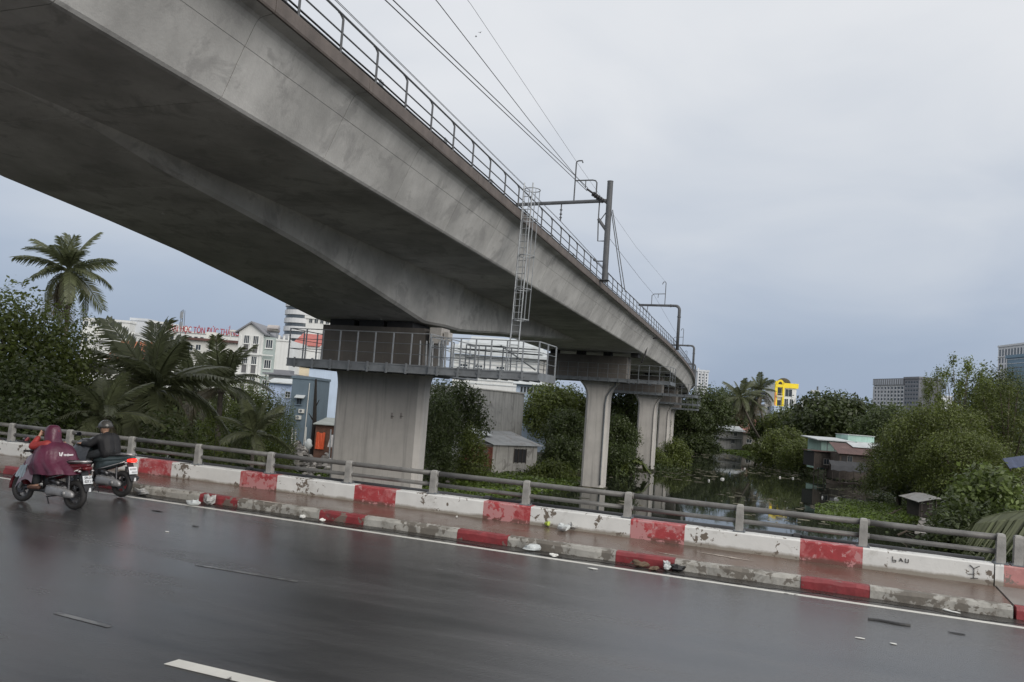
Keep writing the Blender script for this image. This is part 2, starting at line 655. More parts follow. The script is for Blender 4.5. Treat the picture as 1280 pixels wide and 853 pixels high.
# floating scum on the canal
SCUM = M('canal_scum', (.15, .14, .10), .8, .4, 2, island=.6)
r_s = np.random.default_rng(12)
b = MB()
nsc = 0
while nsc < 520:
    x, y = r_s.uniform(-32, 10), r_s.uniform(70, 232)
    if float(sdist(np.array([x]), np.array([y]), RIVER)[0]) > -1.0 or math.sin(x * .35 + y * .11) + math.sin(y * .09 - x * .2) < .2:
        continue
    a, c_ = r_s.uniform(.12, .75) ** 1.6 + .08, r_s.uniform(.06, .3)
    k = int(r_s.integers(5, 8))
    b.prism([(x + a * math.cos(t) * r_s.uniform(.6, 1.1), y + c_ * math.sin(t) * r_s.uniform(.6, 1.1)) for t in np.linspace(0, 2 * PI, k, endpoint=False)], 'z', .004, .03)
    nsc += 1
tag(b.build('floating_scum', SCUM), 'scattered brownish scum and specks floating on the canal', kind='stuff')
r_s = np.random.default_rng(3)
for k, (px_, py_, lab) in enumerate(((951, 552, 'white floating rubbish speck near the far canal house'), (903, 599, 'white foam block floating in mid canal right of the piers'), (886, 601, 'small white speck left of the foam block'), (975, 597, 'white speck right of the foam block in mid canal'), (931, 586, 'pale speck between the far house and the foam block'),
                                       (991, 598, 'white speck nearest the weed island tip'), (1046, 624, 'white foam scrap on the tip of the weed island'), (1028, 622, 'pale foam scrap left on the island tip'), (677, 614, 'white speck in the weed below the second pier'))):
    P0 = atZ(px_, py_, .05)
    b = MB()
    sz = .55 if k in (1, 6) else .3
    b.box((0, 0, .08), (sz, sz * .6, .2), k * 1.1, taper=.7)
    o = b.build('foam_scrap', M('white_foam', (.62, .62, .6), .7, .1, 3))
    o.location = (P0[0], P0[1], .03)
    tag(o, lab, 'litter')

# ---- asphalt, wet
am = bpy.data.materials.new('wet_asphalt')
am.use_nodes = True
nt = am.node_tree
L = nt.links.new
pb = nt.nodes['Principled BSDF']
tcr = _n(nt, 'ShaderNodeTexCoord')
mpr = _n(nt, 'ShaderNodeMapping')
mpr.inputs['Scale'].default_value = (.16, .75, 1)
L(tcr.outputs['Object'], mpr.inputs[0])
na = _n(nt, 'ShaderNodeTexNoise', Scale=1.3, Detail=7, Roughness=.62, Distortion=.5)
L(mpr.outputs[0], na.inputs['Vector'])
nb_ = _n(nt, 'ShaderNodeTexNoise', Scale=75, Detail=5, Roughness=.85)
L(tcr.outputs['Object'], nb_.inputs['Vector'])
rr = _n(nt, 'ShaderNodeMapRange')
rr.inputs['From Min'].default_value = .40
rr.inputs['From Max'].default_value = .66
rr.inputs['To Min'].default_value = .05
rr.inputs['To Max'].default_value = .30
L(na.outputs['Fac'], rr.inputs['Value'])
L(rr.outputs[0], pb.inputs['Roughness'])
rc = _n(nt, 'ShaderNodeValToRGB')
rc.color_ramp.elements[0].position = .3
rc.color_ramp.elements[0].color = (.038, .039, .041, 1)
rc.color_ramp.elements[1].position = .75
rc.color_ramp.elements[1].color = (.088, .088, .090, 1)
L(na.outputs['Fac'], rc.inputs[0])
mxa = _n(nt, 'ShaderNodeMix', data_type='RGBA', blend_type='MULTIPLY')
mxa.inputs[0].default_value = .8
L(rc.outputs[0], mxa.inputs[6])
L(nb_.outputs['Fac'], mxa.inputs[7])
vmx = _n(nt, 'ShaderNodeVectorMath', operation='SCALE')
vmx.inputs['Scale'].default_value = 1.6
L(mxa.outputs[2], vmx.inputs[0])
L(vmx.outputs[0], pb.inputs['Base Color'])
ba = _n(nt, 'ShaderNodeBump', Strength=.22, Distance=.012)
nc_ = _n(nt, 'ShaderNodeTexNoise', Scale=42, Detail=4, Roughness=.7)
L(tcr.outputs['Object'], nc_.inputs['Vector'])
L(nc_.outputs['Fac'], ba.inputs['Height'])
L(ba.outputs[0], pb.inputs['Normal'])

XA, XB = -140.0, 70.0
ROADY = [(-12, 5.10), (0, 5.22), (6.2, 5.335), (12.9, 5.497), (13.2, 5.49), (13.56, 5.475)]


def road_z(y, x=0.0):
    return float(np.interp(y, [p[0] for p in ROADY], [p[1] for p in ROADY])) + TILT * x


r_ = MB()
r_.prism([(p[0], p[1]) for p in ROADY] + [(13.56, 4.7), (-12, 4.7)], 'x', XA, XB)
tag(tilt(r_).build('road', am), 'wet grey asphalt bridge deck with dark tyre streaks', kind='structure')

LINEM = M('road_line_paint', (.60, .59, .55), .45, .1, 3, chips=((.10, .095, .09), 7, 1.06), stain=((.36, .35, .33), 2.5, .58, .5))
FAINT = M('worn_road_line', (.15, .15, .148), .3, .2, 3, chips=((.075, .075, .075), 11, .90))


def sheet(y0, y1, x0, x1, name, m, label, dz=.004, nseg=1):
    b = MB()
    X = np.linspace(x0, x1, nseg + 1)
    b.loft([[(x, y0, road_z(y0) + dz), (x, y1, road_z(y1) + dz), (x, y1, road_z(y1) + dz - .003), (x, y0, road_z(y0) + dz - .003)] for x in X])
    o = tilt(b).build(name, m)
    return tag(o, label, kind='structure')


sheet(12.84, 12.955, -120, 3.02, 'road_edge_line', LINEM, 'thin white edge line painted along the kerb', nseg=60)
sheet(12.82, 12.935, 3.06, 60, 'road_edge_line', LINEM, 'white edge line beyond the bridge joint by the last railing post')
for a in (-5.48,):
    b = MB()
    z0 = road_z(6.14) + .006
    b.prism([(a - .02, 6.05), (a + 2.4, 6.05), (a + 2.4, 6.22), (a, 6.22)], 'z', z0 - .003, z0)
    tag(tilt(b).build('lane_dash', LINEM), 'bright white lane dash at the front edge of the road', kind='structure')
for (p0, p1) in (((245, 710), (372, 731)), ((70, 764), (138, 781))):
    A, B_ = atZ(*p0, 5.39), atZ(*p1, 5.39)
    b = MB()
    w = .035
    b.add([(A[0], A[1] - w, road_z(A[1]) + .004), (B_[0], B_[1] - w, road_z(B_[1]) + .004), (B_[0], B_[1] + w, road_z(B_[1]) + .004), (A[0], A[1] + w, road_z(A[1]) + .004)], [(0, 1, 2, 3)])
    tag(tilt(b).build('old_road_marking', FAINT), 'almost worn away old lane marking on the wet asphalt', kind='structure', group='worn lane markings')

# gutter: silt in an uneven strip along the kerb foot
gm = M('gutter_silt', (.030, .027, .024), .3, .4, 4, bump=.4, roughvar=.15)
b = MB()
X = np.arange(-60, 20, .12)
edge = 13.16 + .07 * np.sin(X * 1.7) + .04 * np.sin(X * 4.3 + 1) + .03 * rng.standard_normal(len(X))
for i in range(len(X) - 1):
    b.add([(X[i], edge[i], road_z(edge[i]) + .005), (X[i + 1], edge[i + 1], road_z(edge[i + 1]) + .005),
           (X[i + 1], 13.56, 5.482), (X[i], 13.56, 5.482)], [(0, 1, 2, 3)])
tag(tilt(b).build('gutter', gm), 'strip of black wet silt between the edge line and the kerb', kind='structure')

# sidewalk, kerb blocks, parapet wall blocks: one red metre, two white metres, over and over
swm = M('wet_sidewalk', (.125, .088, .07), .22, .3, .9, bump=.18, bscale=22, roughvar=.14, stain=((.20, .175, .155), .8, .57, .6))
swd = M('dry_sidewalk', (.22, .2, .185), .55, .25, 1.2, bump=.35, bscale=22, roughvar=.15)
b = MB()
b.prism([(13.69, 5.655), (14.83, 5.715), (14.83, 5.2), (13.69, 5.2)], 'x', XA, 3.01)
tag(tilt(b).build('sidewalk', swm), 'wet brown narrow sidewalk between kerb and wall', kind='structure')
b = MB()
b.prism([(13.69, 5.665), (14.83, 5.725), (14.83, 5.2), (13.69, 5.2)], 'x', 3.035, XB)
tag(tilt(b).build('sidewalk', swd), 'paler drier sidewalk slab right of the bridge joint', kind='structure')

kerb = thing('kerb', 'low concrete kerb painted in alternating worn red and white blocks', 'kerb', (-12, 13.6, 5.42))
kerb['kind'] = 'structure'


def kerb_block(x0, x1, m):
    b = MB()
    rings = []
    n = max(2, int((x1 - x0) / .18))
    for x in np.linspace(x0 + .002, x1 - .002, n + 1):
        j = rng.standard_normal(3) * .007
        rings.append([(x, 13.535 + j[0], 5.36), (x, 13.53 + j[1], 5.60 + j[2]), (x, 13.555 + j[1], 5.652 + j[2] * .6), (x, 13.69, 5.658), (x, 13.69, 5.36)])
    tilt(b.loft(rings)).build('kerb_block', m, kerb, world=True)


for k in range(-14, 6):
    a = .10 + 2.98 * k
    if abs(a - 3.08) < .1:
        a = 3.04
    kerb_block(a, a + 1.0, KRED)
    kerb_block(a + 1.0, .10 + 2.98 * (k + 1) if k != 0 else 3.0, KWHITE)

WALLS = [thing('parapet_wall', 'low parapet wall in chipped red and white paint along the sidewalk', 'wall', (-12, 14.95, 5.7)),
         thing('parapet_wall', 'short parapet wall right of the joint starting with a faded pink block', 'wall', (6, 14.95, 5.7))]
PINK = M('faded_red_paint', (.44, .2, .19), .6, .2, 3.5, bump=.15, bscale=25, chips=((.2, .16, .14), 3.6, .97), stain=((.52, .34, .32), 2.8, .55, .6), grime=((.2, .12, .09), .06, .05))


def wall_block(x0, x1, m, root, y=14.82):
    b = MB()
    n = max(2, int((x1 - x0) / .35))
    rings = []
    for x in np.linspace(x0, x1, n + 1):
        j = rng.standard_normal(2) * .003
        rings.append([(x, y, 5.69), (x, y + j[0], 6.035), (x, y + .022, 6.058 + j[1]), (x, y + .26, 6.058 + j[1]), (x, y + .28, 6.03), (x, y + .28, 5.0), (x, y, 5.0)])
    tilt(b.loft(rings)).build('wall_block', m, root, world=True)


for k in range(-16, 1):
    a = .07 + 2.98 * k
    wall_block(a, a + 1.0, REDP, WALLS[0])
    wall_block(a + 1.0, a + 2.98 if k < 0 else 3.0, WHITEP, WALLS[0])
wall_block(3.02, 3.14, WHITEP, WALLS[1])
wall_block(3.14, 4.1, PINK, WALLS[1])
for k in range(1, 8):
    a = 1.12 + 2.98 * k
    wall_block(a, a + 2.0, WHITEP, WALLS[1])
    wall_block(a + 2.0, a + 2.98, REDP, WALLS[1])

# outer girder of the road bridge under the wall
b = MB()
b.bb(XA, XB, 14.86, 15.06, 4.2, 4.995)
tag(tilt(b).build('bridge_edge_beam', PIERM), 'concrete edge beam of the road bridge under the parapet wall', kind='structure')

# ---- railing on the wall
def railing(x_posts, label, x_end):
    root = thing('bridge_railing', label, 'railing', (x_posts[0], 14.96, 6.06 + TILT * x_posts[0]))
    first = None
    for x in x_posts:
        if first is None:
            b = MB()
            rings = []
            for (z, hx, y0, y1) in ((0, .068, -.07, .065), (.30, .064, -.066, .06), (.44, .062, -.064, .055), (.475, .052, -.054, .045), (.485, .03, -.035, .025)):
                rings.append([(-hx, y0, z), (hx, y0, z), (hx, y1, z), (-hx, y1, z)])
            b.loft(rings)
            first = b.build('post', POSTM, root)
            b = MB()
            b.box((0, 0, .008), (.21, .2, .016))
            for sx in (-1, 1):
                for sy in (-1, 1):
                    b.tube([(sx * .085, sy * .08, .016), (sx * .085, sy * .08, .04)], .012, 6)
            b.build('base_plate', GALVD, first)
        else:
            dup(first, root, (x - x_posts[0], 0, TILT * (x - x_posts[0])))
    ends = list(x_posts) + [x_end]
    for z, r in ((.415, .051), (.185, .041)):
        for i in range(0, len(ends) - 1, 2):
            x0, x1 = ends[i] - x_posts[0], ends[min(i + 2, len(ends) - 1)] - x_posts[0]
            b = MB()
            n = 5
            sag = .004 * rng.standard_normal()
            pts = [(x0 + (x1 - x0) * t, .035, z + TILT * (x0 + (x1 - x0) * t) + sag * math.sin(PI * t)) for t in np.linspace(0, 1, n)]
            b.tube(pts, r, 12)
            o = b.build('rail_tube', RAILM, root, smooth=True)
            b = MB()
            b.tube([(x0 - .06, .035, z + TILT * x0), (x0 + .1, .035, z + TILT * x0)], r + .008, 12)
            b.build('sleeve', RAILM, o, smooth=True)
    return root


PX = [1.0198 * (-18.948 + 2 * k) for k in range(-16, 12)]
railing(PX, 'grey two bar pipe railing on short posts along the striped wall', PX[-1])
railing([3.36 + 2.04 * k for k in range(8)], 'separate pipe railing starting past the gap at the bridge joint', 3.36 + 2.04 * 8)
for y, z, r, lab in ((15.30, 6.02, .07, 'dark conduit pipe just behind the top of the striped wall'), (15.46, 5.90, .09, 'thick dark water pipe slung lowest behind the striped wall')):
    t = thing('conduit_pipe', lab, 'pipe', (-12, y, z))
    for x0 in np.arange(-48, 3, 6.0):
        b = MB()
        b.tube([(x0, y, z), (min(x0 + 5.98, 2.95), y, z)], r, 12)
        p = tilt(b).build('pipe_length', PIPED, t, smooth=True, world=True)
        b = MB()
        b.tube([(x0 - .05, y, z), (x0 + .07, y, z)], r + .025, 12)
        b.bb(x0 + .9, x0 + .94, 15.06, y, z - .03, z + .03)
        tilt(b).build('coupling', PIPED, p, world=True)

# ================================================================== VIADUCT
DC = [4.842430435746706e-11, -2.987547732457307e-08, 4.736857771797255e-06, -0.00035388483943715835, -0.030869317936195337, -11.327652231985423]


def DX(y):
    y = float(y)
    if y < 14:
        return float(np.polyval(DC, 14.0)) + .03 * (14 - y)
    if y > 250:
        return float(np.polyval(DC, 250.0)) - .72 * (y - 250)
    return float(np.polyval(DC, y))


def zdrop(y):
    return -max(0.0, y - 100) * .009


def P_(y, u, z):
    return (DX(y) - u, y, z + zdrop(y))


via = thing('viaduct', 'long curving concrete railway viaduct on wide piers over the road and canal', 'viaduct', (-21, 38, .6))
UW = 13.9
half = [(0.0, 16.98), (0.0, 16.64), (.03, 16.60), (.34, 16.56), (.42, 16.50), (.50, 16.38), (.60, 16.17), (.72, 15.9), (.733, 15.893), (.91, 15.5), (1.08, 15.1), (1.25, 14.72), (1.31, 14.655), (1.40, 14.63)]
SECT = half + [(4.0, 14.63), (UW / 2, 14.63), (UW - 4, 14.63)] + [(UW - u, z) for u, z in reversed(half)] + [(UW - .62, 16.98), (UW - 1.7, 15.3), (1.7, 15.3), (.62, 16.98)]
JO = 4.5
y0s = [14.4 + JO * k for k in range(-12, 54)]
for k, ya in enumerate(y0s):
    yb = ya + JO
    rings = []
    for t, ins in ((.0026, 0), (.5, 0), (.9974, 0)):
        y = ya + JO * t
        if ins:
            ring = [P_(y, u + (.016 if u < UW / 2 else -.016), z + (.016 if z < 14.8 else 0)) for u, z in SECT]
        else:
            ring = [P_(y, u, z) for u, z in SECT]
        rings.append(ring)
    b = MB()
    b.loft(rings)
    b.build('girder_segment', GIRD, via, world=True)

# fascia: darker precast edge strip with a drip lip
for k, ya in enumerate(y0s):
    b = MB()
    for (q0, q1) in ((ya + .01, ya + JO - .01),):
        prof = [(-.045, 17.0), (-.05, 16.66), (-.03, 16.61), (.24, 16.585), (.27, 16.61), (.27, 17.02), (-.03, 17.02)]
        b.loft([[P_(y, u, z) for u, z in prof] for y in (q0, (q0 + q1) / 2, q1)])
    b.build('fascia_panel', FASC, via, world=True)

# haunch: the deep box that grows out of the slab at the first pier and dies out at mid span
HY = [9, 13.3, 15.2, 17.6, 21.9, 25.7, 30.3, 36.6, 40.5, 44.8, 48.6, 55.1, 69.0, 73]
HZ = [14.7, 14.6, 14.46, 14.14, 13.80, 13.44, 12.85, 11.99, 12.03, 12.4, 12.77, 13.25, 14.46, 14.72]


def hz(y):
    return float(np.interp(y, HY, HZ))


for k, ya in enumerate(y0s):
    yb = ya + JO
    if yb < 9.5 or ya > 72:
        continue
    cuts = [ya, ya + .016, ya + JO / 3, ya + 2 * JO / 3, yb - .016, yb]
    cuts = sorted(set(cuts + [v for v in HY if ya + .1 < v < yb - .1]))
    rings = []
    for y in cuts:
        zb = hz(y)
        e = .012 if (y == ya or y == yb) else 0
        bl = .42 if 37.6 < y < 40.9 else 0.0
        rings.append([P_(y, 5.75 - bl + e, 14.70), P_(y, 5.84 - bl + e, min(14.69, zb + .12)), P_(y, 5.98 - bl + e, min(14.68, zb + e)), P_(y, 12.45 - e + bl, min(14.68, zb + e)), P_(y, 12.6 - e + bl, min(14.69, zb + .12)), P_(y, 12.6 - e + bl, 14.70)])
    b = MB()
    b.loft(rings)
    b.build('haunch_segment', GIRD, via, world=True)
b = MB()
for y, u in ((30.5, 9.0), (36.2, 8.2), (21.3, 9.3)):
    b.tube([P_(y, u, hz(y) + .02), P_(y, u, hz(y) - .02)], .06, 10)
b.build('drain_outlet', WHITEW, via, world=True)

# cable trough and rails on the deck
for (u, z, r, n_, m_) in ((.17, 17.10, .05, 'cable', BLACKP), (.20, 17.22, .045, 'cable', BLACKP), (.16, 17.33, .028, 'cable', BLACKP)):
    b = MB()
    b.tube([P_(y, u, z + .01 * math.sin(y * 1.3)) for y in np.arange(-30, 200, 2.5)], r, 6)
    b.build(n_, m_, via, world=True)
b = MB()
b.loft([[P_(y, .30, 17.02), P_(y, .30, 17.36), P_(y, .34, 17.36), P_(y, .34, 17.02)] for y in np.arange(-30, 200, 2.5)])
b.build('cable_trough', PIPED, via, world=True)
for u in (3.1, 4.55, 8.9, 10.35):
    b = MB()
    b.loft([[P_(y, u - .035, 15.2), P_(y, u - .035, 15.37), P_(y, u + .035, 15.37), P_(y, u + .035, 15.2)] for y in np.arange(-30, 220, 4)])
    b.build('track_rail', GALVD, via, world=True)

# ---- handrail on the deck edge
hr = thing('deck_handrail', 'steel handrail with hooked posts along the viaduct deck edge', 'handrail', P_(17.4, .06, 17.0))
HRZ = 17.0
ph = None
ypost = [17.4 + 1.99 * k for k in range(-9, 84)]
for y in ypost:
    p = P_(y, .05, HRZ)
    if ph is None:
        b = MB()
        b.tube([(0, 0, 0), (0, 0, .98), (-.02, -.03, 1.05), (-.02, -.12, 1.1), (-.02, -.2, 1.1)], .034, 6)
        b.box((-.03, 0, .0), (.1, .12, .04))
        ph = b.build('handrail_post', HANDR, hr)
        ph.location = tuple(np.array(p) - np.array(P_(17.4, .06, 17.0)))
        ph0 = ph
    else:
        dup(ph0, hr, tuple(np.array(p) - np.array(P_(17.4, .06, 17.0))))
yr = np.arange(-2, 184, 1.99)
for z, r in ((1.1, .033), (.62, .024)):
    for i in range(0, len(yr) - 1, 12):
        b = MB()
        b.tube([P_(y, .05 + .01, HRZ + z) for y in yr[i:i + 13]], r, 6)
        b.build('handrail_bar', HANDR, hr, world=True)
# signal bond boxes: small twin brackets every five metres
t0 = None
hb = np.array(P_(17.4, .06, 17.0))
for y in np.arange(10, 130, 5.05):
    if t0 is None:
        b = MB()
        b.box((0, 0, .25), (.05, .09, .5))
        b.box((-.02, .16, .25), (.05, .07, .5))
        b.box((0, .08, .3), (.04, .3, .05))
        t0 = b.build('bond_bracket', GALV, hr)
        t0.location = tuple(np.array(P_(y, .3, 17.0)) - hb)
    else:
        dup(t0, hr, tuple(np.array(P_(y, .3, 17.0)) - hb))

# ---- piers
def pier(name_label, yf, depth, xl, xr, zb, zt, flare, zflare, rim, pipe=False, head=None):
    xc = (xl + xr) / 2
    root = thing('pier', name_label, 'pier', (xc, yf + depth / 2, zb))
    hw, hd = (xr - xl) / 2, depth / 2
    rings = []
    c = rim
    def ring(ex, z, e2=0.0):
        a, d = hw + ex, hd + e2
        return [(-a + c, -d, z), (a - c, -d, z), (a, -d + c, z), (a, d - c, z), (a - c, d, z), (-a + c, d, z), (-a, d - c, z), (-a, -d + c, z)]
    zz = [(0, 0)] + [((zflare - zb) * t, 0) for t in (.33, .66, 1)]
    for z, ex in zz:
        rings.append(ring(ex, z))
    for t in np.linspace(.12, 1, 7):
        rings.append(ring(flare * t ** 2.2, zflare - zb + (zt - zflare) * t, .12 * t ** 2))
    b = MB()
    b.loft(rings)
    b.build('shaft', PIERM, root)
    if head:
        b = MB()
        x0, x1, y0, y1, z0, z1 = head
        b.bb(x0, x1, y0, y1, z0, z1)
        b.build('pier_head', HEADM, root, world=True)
    return root


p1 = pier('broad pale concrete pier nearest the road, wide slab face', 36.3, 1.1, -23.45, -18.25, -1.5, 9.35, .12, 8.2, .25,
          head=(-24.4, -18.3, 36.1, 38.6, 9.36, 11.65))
b = MB()
for (x0, z, h) in ((-19.95, 6.9, .32), (-19.42, 6.95, .3)):
    b.bb(x0, x0 + .12, 36.29, 36.296, z, z + h)
    b.bb(x0 + .02, x0 + .2, 36.29, 36.296, z + .1, z + .14)
b.build('stencil_mark', M('faded_stencil', (.28, .26, .245), .8, .2, 3), p1, world=True)
b = MB()
for x in (-23.4, -21.6, -19.9):
    b.bb(x - .75, x + .75, 36.35, 38.3, 11.652, 11.98)
b.build('bearing_gap_block', DARKM, p1, world=True)  # blocks widened and blackened to paint the shadowed gap above the head
b = MB()
b.bb(-17.95, -17.3, 36.0, 37.0, 10.9, 11.7)
b.bb(-17.2, -16.95, 36.1, 36.6, 11.1, 11.5)
b.build('bearing_block', PIERM, p1, world=True)

SH = [(82.6, 1.9, -21.95, -19.5, -1.5, 11.35, .85, 9.6, 'second concrete pier standing at the edge of the weed mat'),
      (116.8, 2.0, -22.95, -20.25, -1.5, 11.2, .8, 9.6, 'third concrete pier standing in the dark canal'),
      (149, 2.0, -25.35, -23.3, -1.5, 10.7, .75, 9.2, 'fourth concrete pier behind the third, partly hidden by bushes'),
      (181, 2.0, -29.6, -27.4, -1.5, 10.3, .7, 8.9, 'fifth viaduct pier, a pale sliver behind the fourth'),
      (213, 2.0, -35.6, -33.2, -1.5, 9.9, .7, 8.6, 'farthest viaduct pier almost lost behind the others')]
for i, (yf, dp, xl, xr, zb, zt, fl, zf, lab) in enumerate(SH):
    D_ = DX(yf)
    gb = 14.63 + zdrop(yf)
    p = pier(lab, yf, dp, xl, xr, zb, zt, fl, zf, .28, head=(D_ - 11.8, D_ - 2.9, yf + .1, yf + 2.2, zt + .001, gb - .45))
    b = MB()
    for u in (2.2, 5.2, 8.2, 11.2):
        b.bb(D_ - u - .4, D_ - u + .4, yf + .4, yf + 1.6, gb - .449, gb - .002)
    b.build('bearing_gap_block', DARKM, p, world=True)
    if i < 3:
        # dark waterline footing
        b = MB()
        b.bb(xl - .12, xr + .12, yf - .12, yf + dp + .12, -1.4, .32 if i else .1)
        b.build('footing', SOIL, p, world=True)
        # drain pipe down the right corner
        b = MB()
        x = xr - .25
        yy = yf - .09
        b.tube([(x + 1.0, yy, zt + .2), (x + .95, yy, zt - .35), (x + .55, yy, zt - .8), (x + .12, yy, zt - 1.5), (x, yy, zt - 2.4), (x, yy, 1.2), (x + .01, yy, .4)], .075, 8)
        b.build('drain_pipe', GALVD if i == 0 else PIERM, p, smooth=True, world=True)

# ---- maintenance platforms round the pier heads
def platform(lab, y, xl, xr, zf, beam, rail_h, npost, depth, wing=None, group=None):
    root = thing('maintenance_platform', lab, 'platform', ((xl + xr) / 2, y, zf - beam), group=group)
    b = MB()
    b.bb(xl, xr, y, y + .09, zf - beam, zf)
    b.bb(xl, xr, y - .03, y + .12, zf - .06, zf + .002)
    b.bb(xl, xr, y - .03, y + .12, zf - beam - .01, zf - beam + .05)
    b.bb(xl, xl + .1, y + .1, y + depth, zf - beam, zf)
    b.bb(xr - .1, xr, y + .1, y + depth, zf - beam, zf)
    for x in np.arange(xl + .5, xr - .2, 1.05):
        b.bb(x - .05, x + .05, y - .07, y - .0305, zf - beam - .06, zf + .05)
        b.bb(x - .12, x + .12, y - .05, y - .031, zf - beam * .65, zf - beam * .35)
    b.build('edge_beam', GALVD if group else M('dull_galvanised', (.23, .245, .26), .55, .25, 1.5, metal=.3), root, world=True)
    b = MB()
    b.bb(xl + .1, xr - .1, y + .09, y + depth, zf - .1, zf - .03)
    for x in np.linspace(xl + .8, xr - .8, 8):
        b.bb(x - .06, x + .06, y + .09, y + depth, zf - beam, zf - .1)
    b.build('deck', GALVD, root, world=True)
    pts = [(x, y + .03) for x in np.linspace(xl + .05, xr - .05, npost)]
    nd = max(2, int(depth / 1.2))
    for yy in np.linspace(y + .03, y + depth, nd + 1)[1:]:
        pts += [(xl + .05, yy), (xr - .05, yy)]
    f = None
    for (x, yy) in pts:
        if f is None:
            b = MB()
            b.box((0, 0, rail_h / 2), (.055, .055, rail_h))
            f = b.build('post', GALV if group is None else GALVD, root)
            f.location = (x - (xl + xr) / 2, yy - y, beam)
        else:
            dup(f, root, (x - (xl + xr) / 2, yy - y, beam))
    for h in (rail_h, rail_h * .66, rail_h * .33):
        b = MB()
        b.tube([(xl + .05, y + depth, zf + h), (xl + .05, y + .03, zf + h), (xr - .05, y + .03, zf + h), (xr - .05, y + depth, zf + h)], .026 if h == rail_h else .018, 6)
        b.build('guard_bar', GALV if h == rail_h and group is None else GALVD, root, world=True)
    return root


pm1 = platform('large steel maintenance platform round the head of the broad nearest pier', 33.4, -24.55, -16.55, 9.62, .40, 1.5, 9, 6.0)
pm2 = platform('steel side platform under the ladder, projecting right of the nearest pier', 33.2, -16.5, -11.05, 9.58, .36, 1.38, 8, 2.6)
b = MB()
for i in range(6):
    x = -17.25 + i * .34
    b.tube([(x, 33.75, 9.62), (x - .35, 34.35, 10.85)], .04, 6)
b.build('leaning_bar', GALV, tag(thing('steel_frames', 'row of pale steel frames leaning on the platform beside the pier head', 'frame', (-16.4, 34, 9.62)), None), world=True)
inner = thing('inner_guard_frame', 'small square guard frame standing inside the side platform', 'guard frame', (-14.2, 35.0, 9.58))
for i, (x, y) in enumerate(((-15.2, 34.5), (-14.2, 34.5), (-13.3, 34.5), (-15.2, 35.6), (-13.3, 35.6))):
    b = MB()
    b.box((x, y, 9.58 + .6), (.05, .05, 1.2))
    b.build('post', GALVD, inner, world=True)
for h in (.6, 1.2):
    b = MB()
    b.tube([(-15.2, 35.6, 9.58 + h), (-15.2, 34.5, 9.58 + h), (-13.3, 34.5, 9.58 + h), (-13.3, 35.6, 9.58 + h)], .025, 6)
    b.build('guard_bar', GALVD, inner, world=True)
b = MB()
b.tube([(-13.1, 33.6, 10.75), (-11.3, 33.5, 9.7)], .035, 6)
b.build('stay_bar', GALVD, inner, world=True)

labs = ['maintenance platform round the second pier, ends in a small cage at right',
        'third maintenance platform along the viaduct, above the third pier',
        'fourth maintenance platform along the viaduct, just under the third',
        'fifth maintenance platform, thin dark line far along the curve',
        'farthest maintenance platform at the vanishing end of the curve']
for (yf, *_), lab, (xl, xr, zf) in zip(SH, labs, ((-27.0, -12.75, 11.72), (-26.9, -14.5, 11.55), (-31, -17.95, 10.95), (-34.5, -22.0, 10.45), (-40.5, -27.5, 10.0))):
    platform(lab, yf - 1.6, xl, xr, zf, .36, 1.5, 14, 3.4, group='platforms round the far piers')

# ---- caged ladder from the deck down to the side platform
lad = thing('caged_ladder', 'tall caged steel ladder hanging from the deck to the side platform', 'ladder', (-12.3, 33.62, 9.6))
LXc, LY = -12.33, 33.62
for s in (-.21, .21):
    b = MB()
    b.tube([(LXc + s - .14, LY, 9.6), (LXc + s, LY, 17.95), (LXc + s, LY + .02, 18.35)], .033, 6)
    b.build('stile', GALV, lad, world=True)
rg = None
for k, z in enumerate(np.arange(9.9, 17.9, .3)):
    sh = -.14 * (17.95 - z) / 8.35
    if rg is None:
        b = MB()
        b.tube([(-.21, 0, 0), (.21, 0, 0)], .02, 6)
        rg = b.build('rung', GALV, lad)
        rg.location = (LXc + sh + 12.3, 0, z - 9.6)
    else:
        dup(rg, lad, (LXc + sh + 12.3, 0, z - 9.6))
CG = []
for k, z in enumerate((11.95, 13.35, 14.9, 16.6, 18.0)):
    sh = -.14 * (17.95 - z) / 8.35
    pts = [(LXc + sh + (.21 + .27 * math.sin(a) if 0 else 0) + .36 * math.cos(a) + .22, LY - .38 - .38 * math.sin(a) + .38, z) for a in np.linspace(PI * .98, -PI * .98, 13)]
    b = MB()
    b.tube(pts, .024, 5)
    b.build('cage_hoop', GALV, lad, world=True)
for a in np.linspace(PI * .75, -PI * .75, 7):
    b = MB()
    b.tube([(LXc - .14 * (17.95 - z) / 8.35 + .36 * math.cos(a) + .22, LY - .38 * math.sin(a), z) for z in (11.95, 18.0)], .014, 5)
    b.build('cage_bar', GALV, lad, world=True)

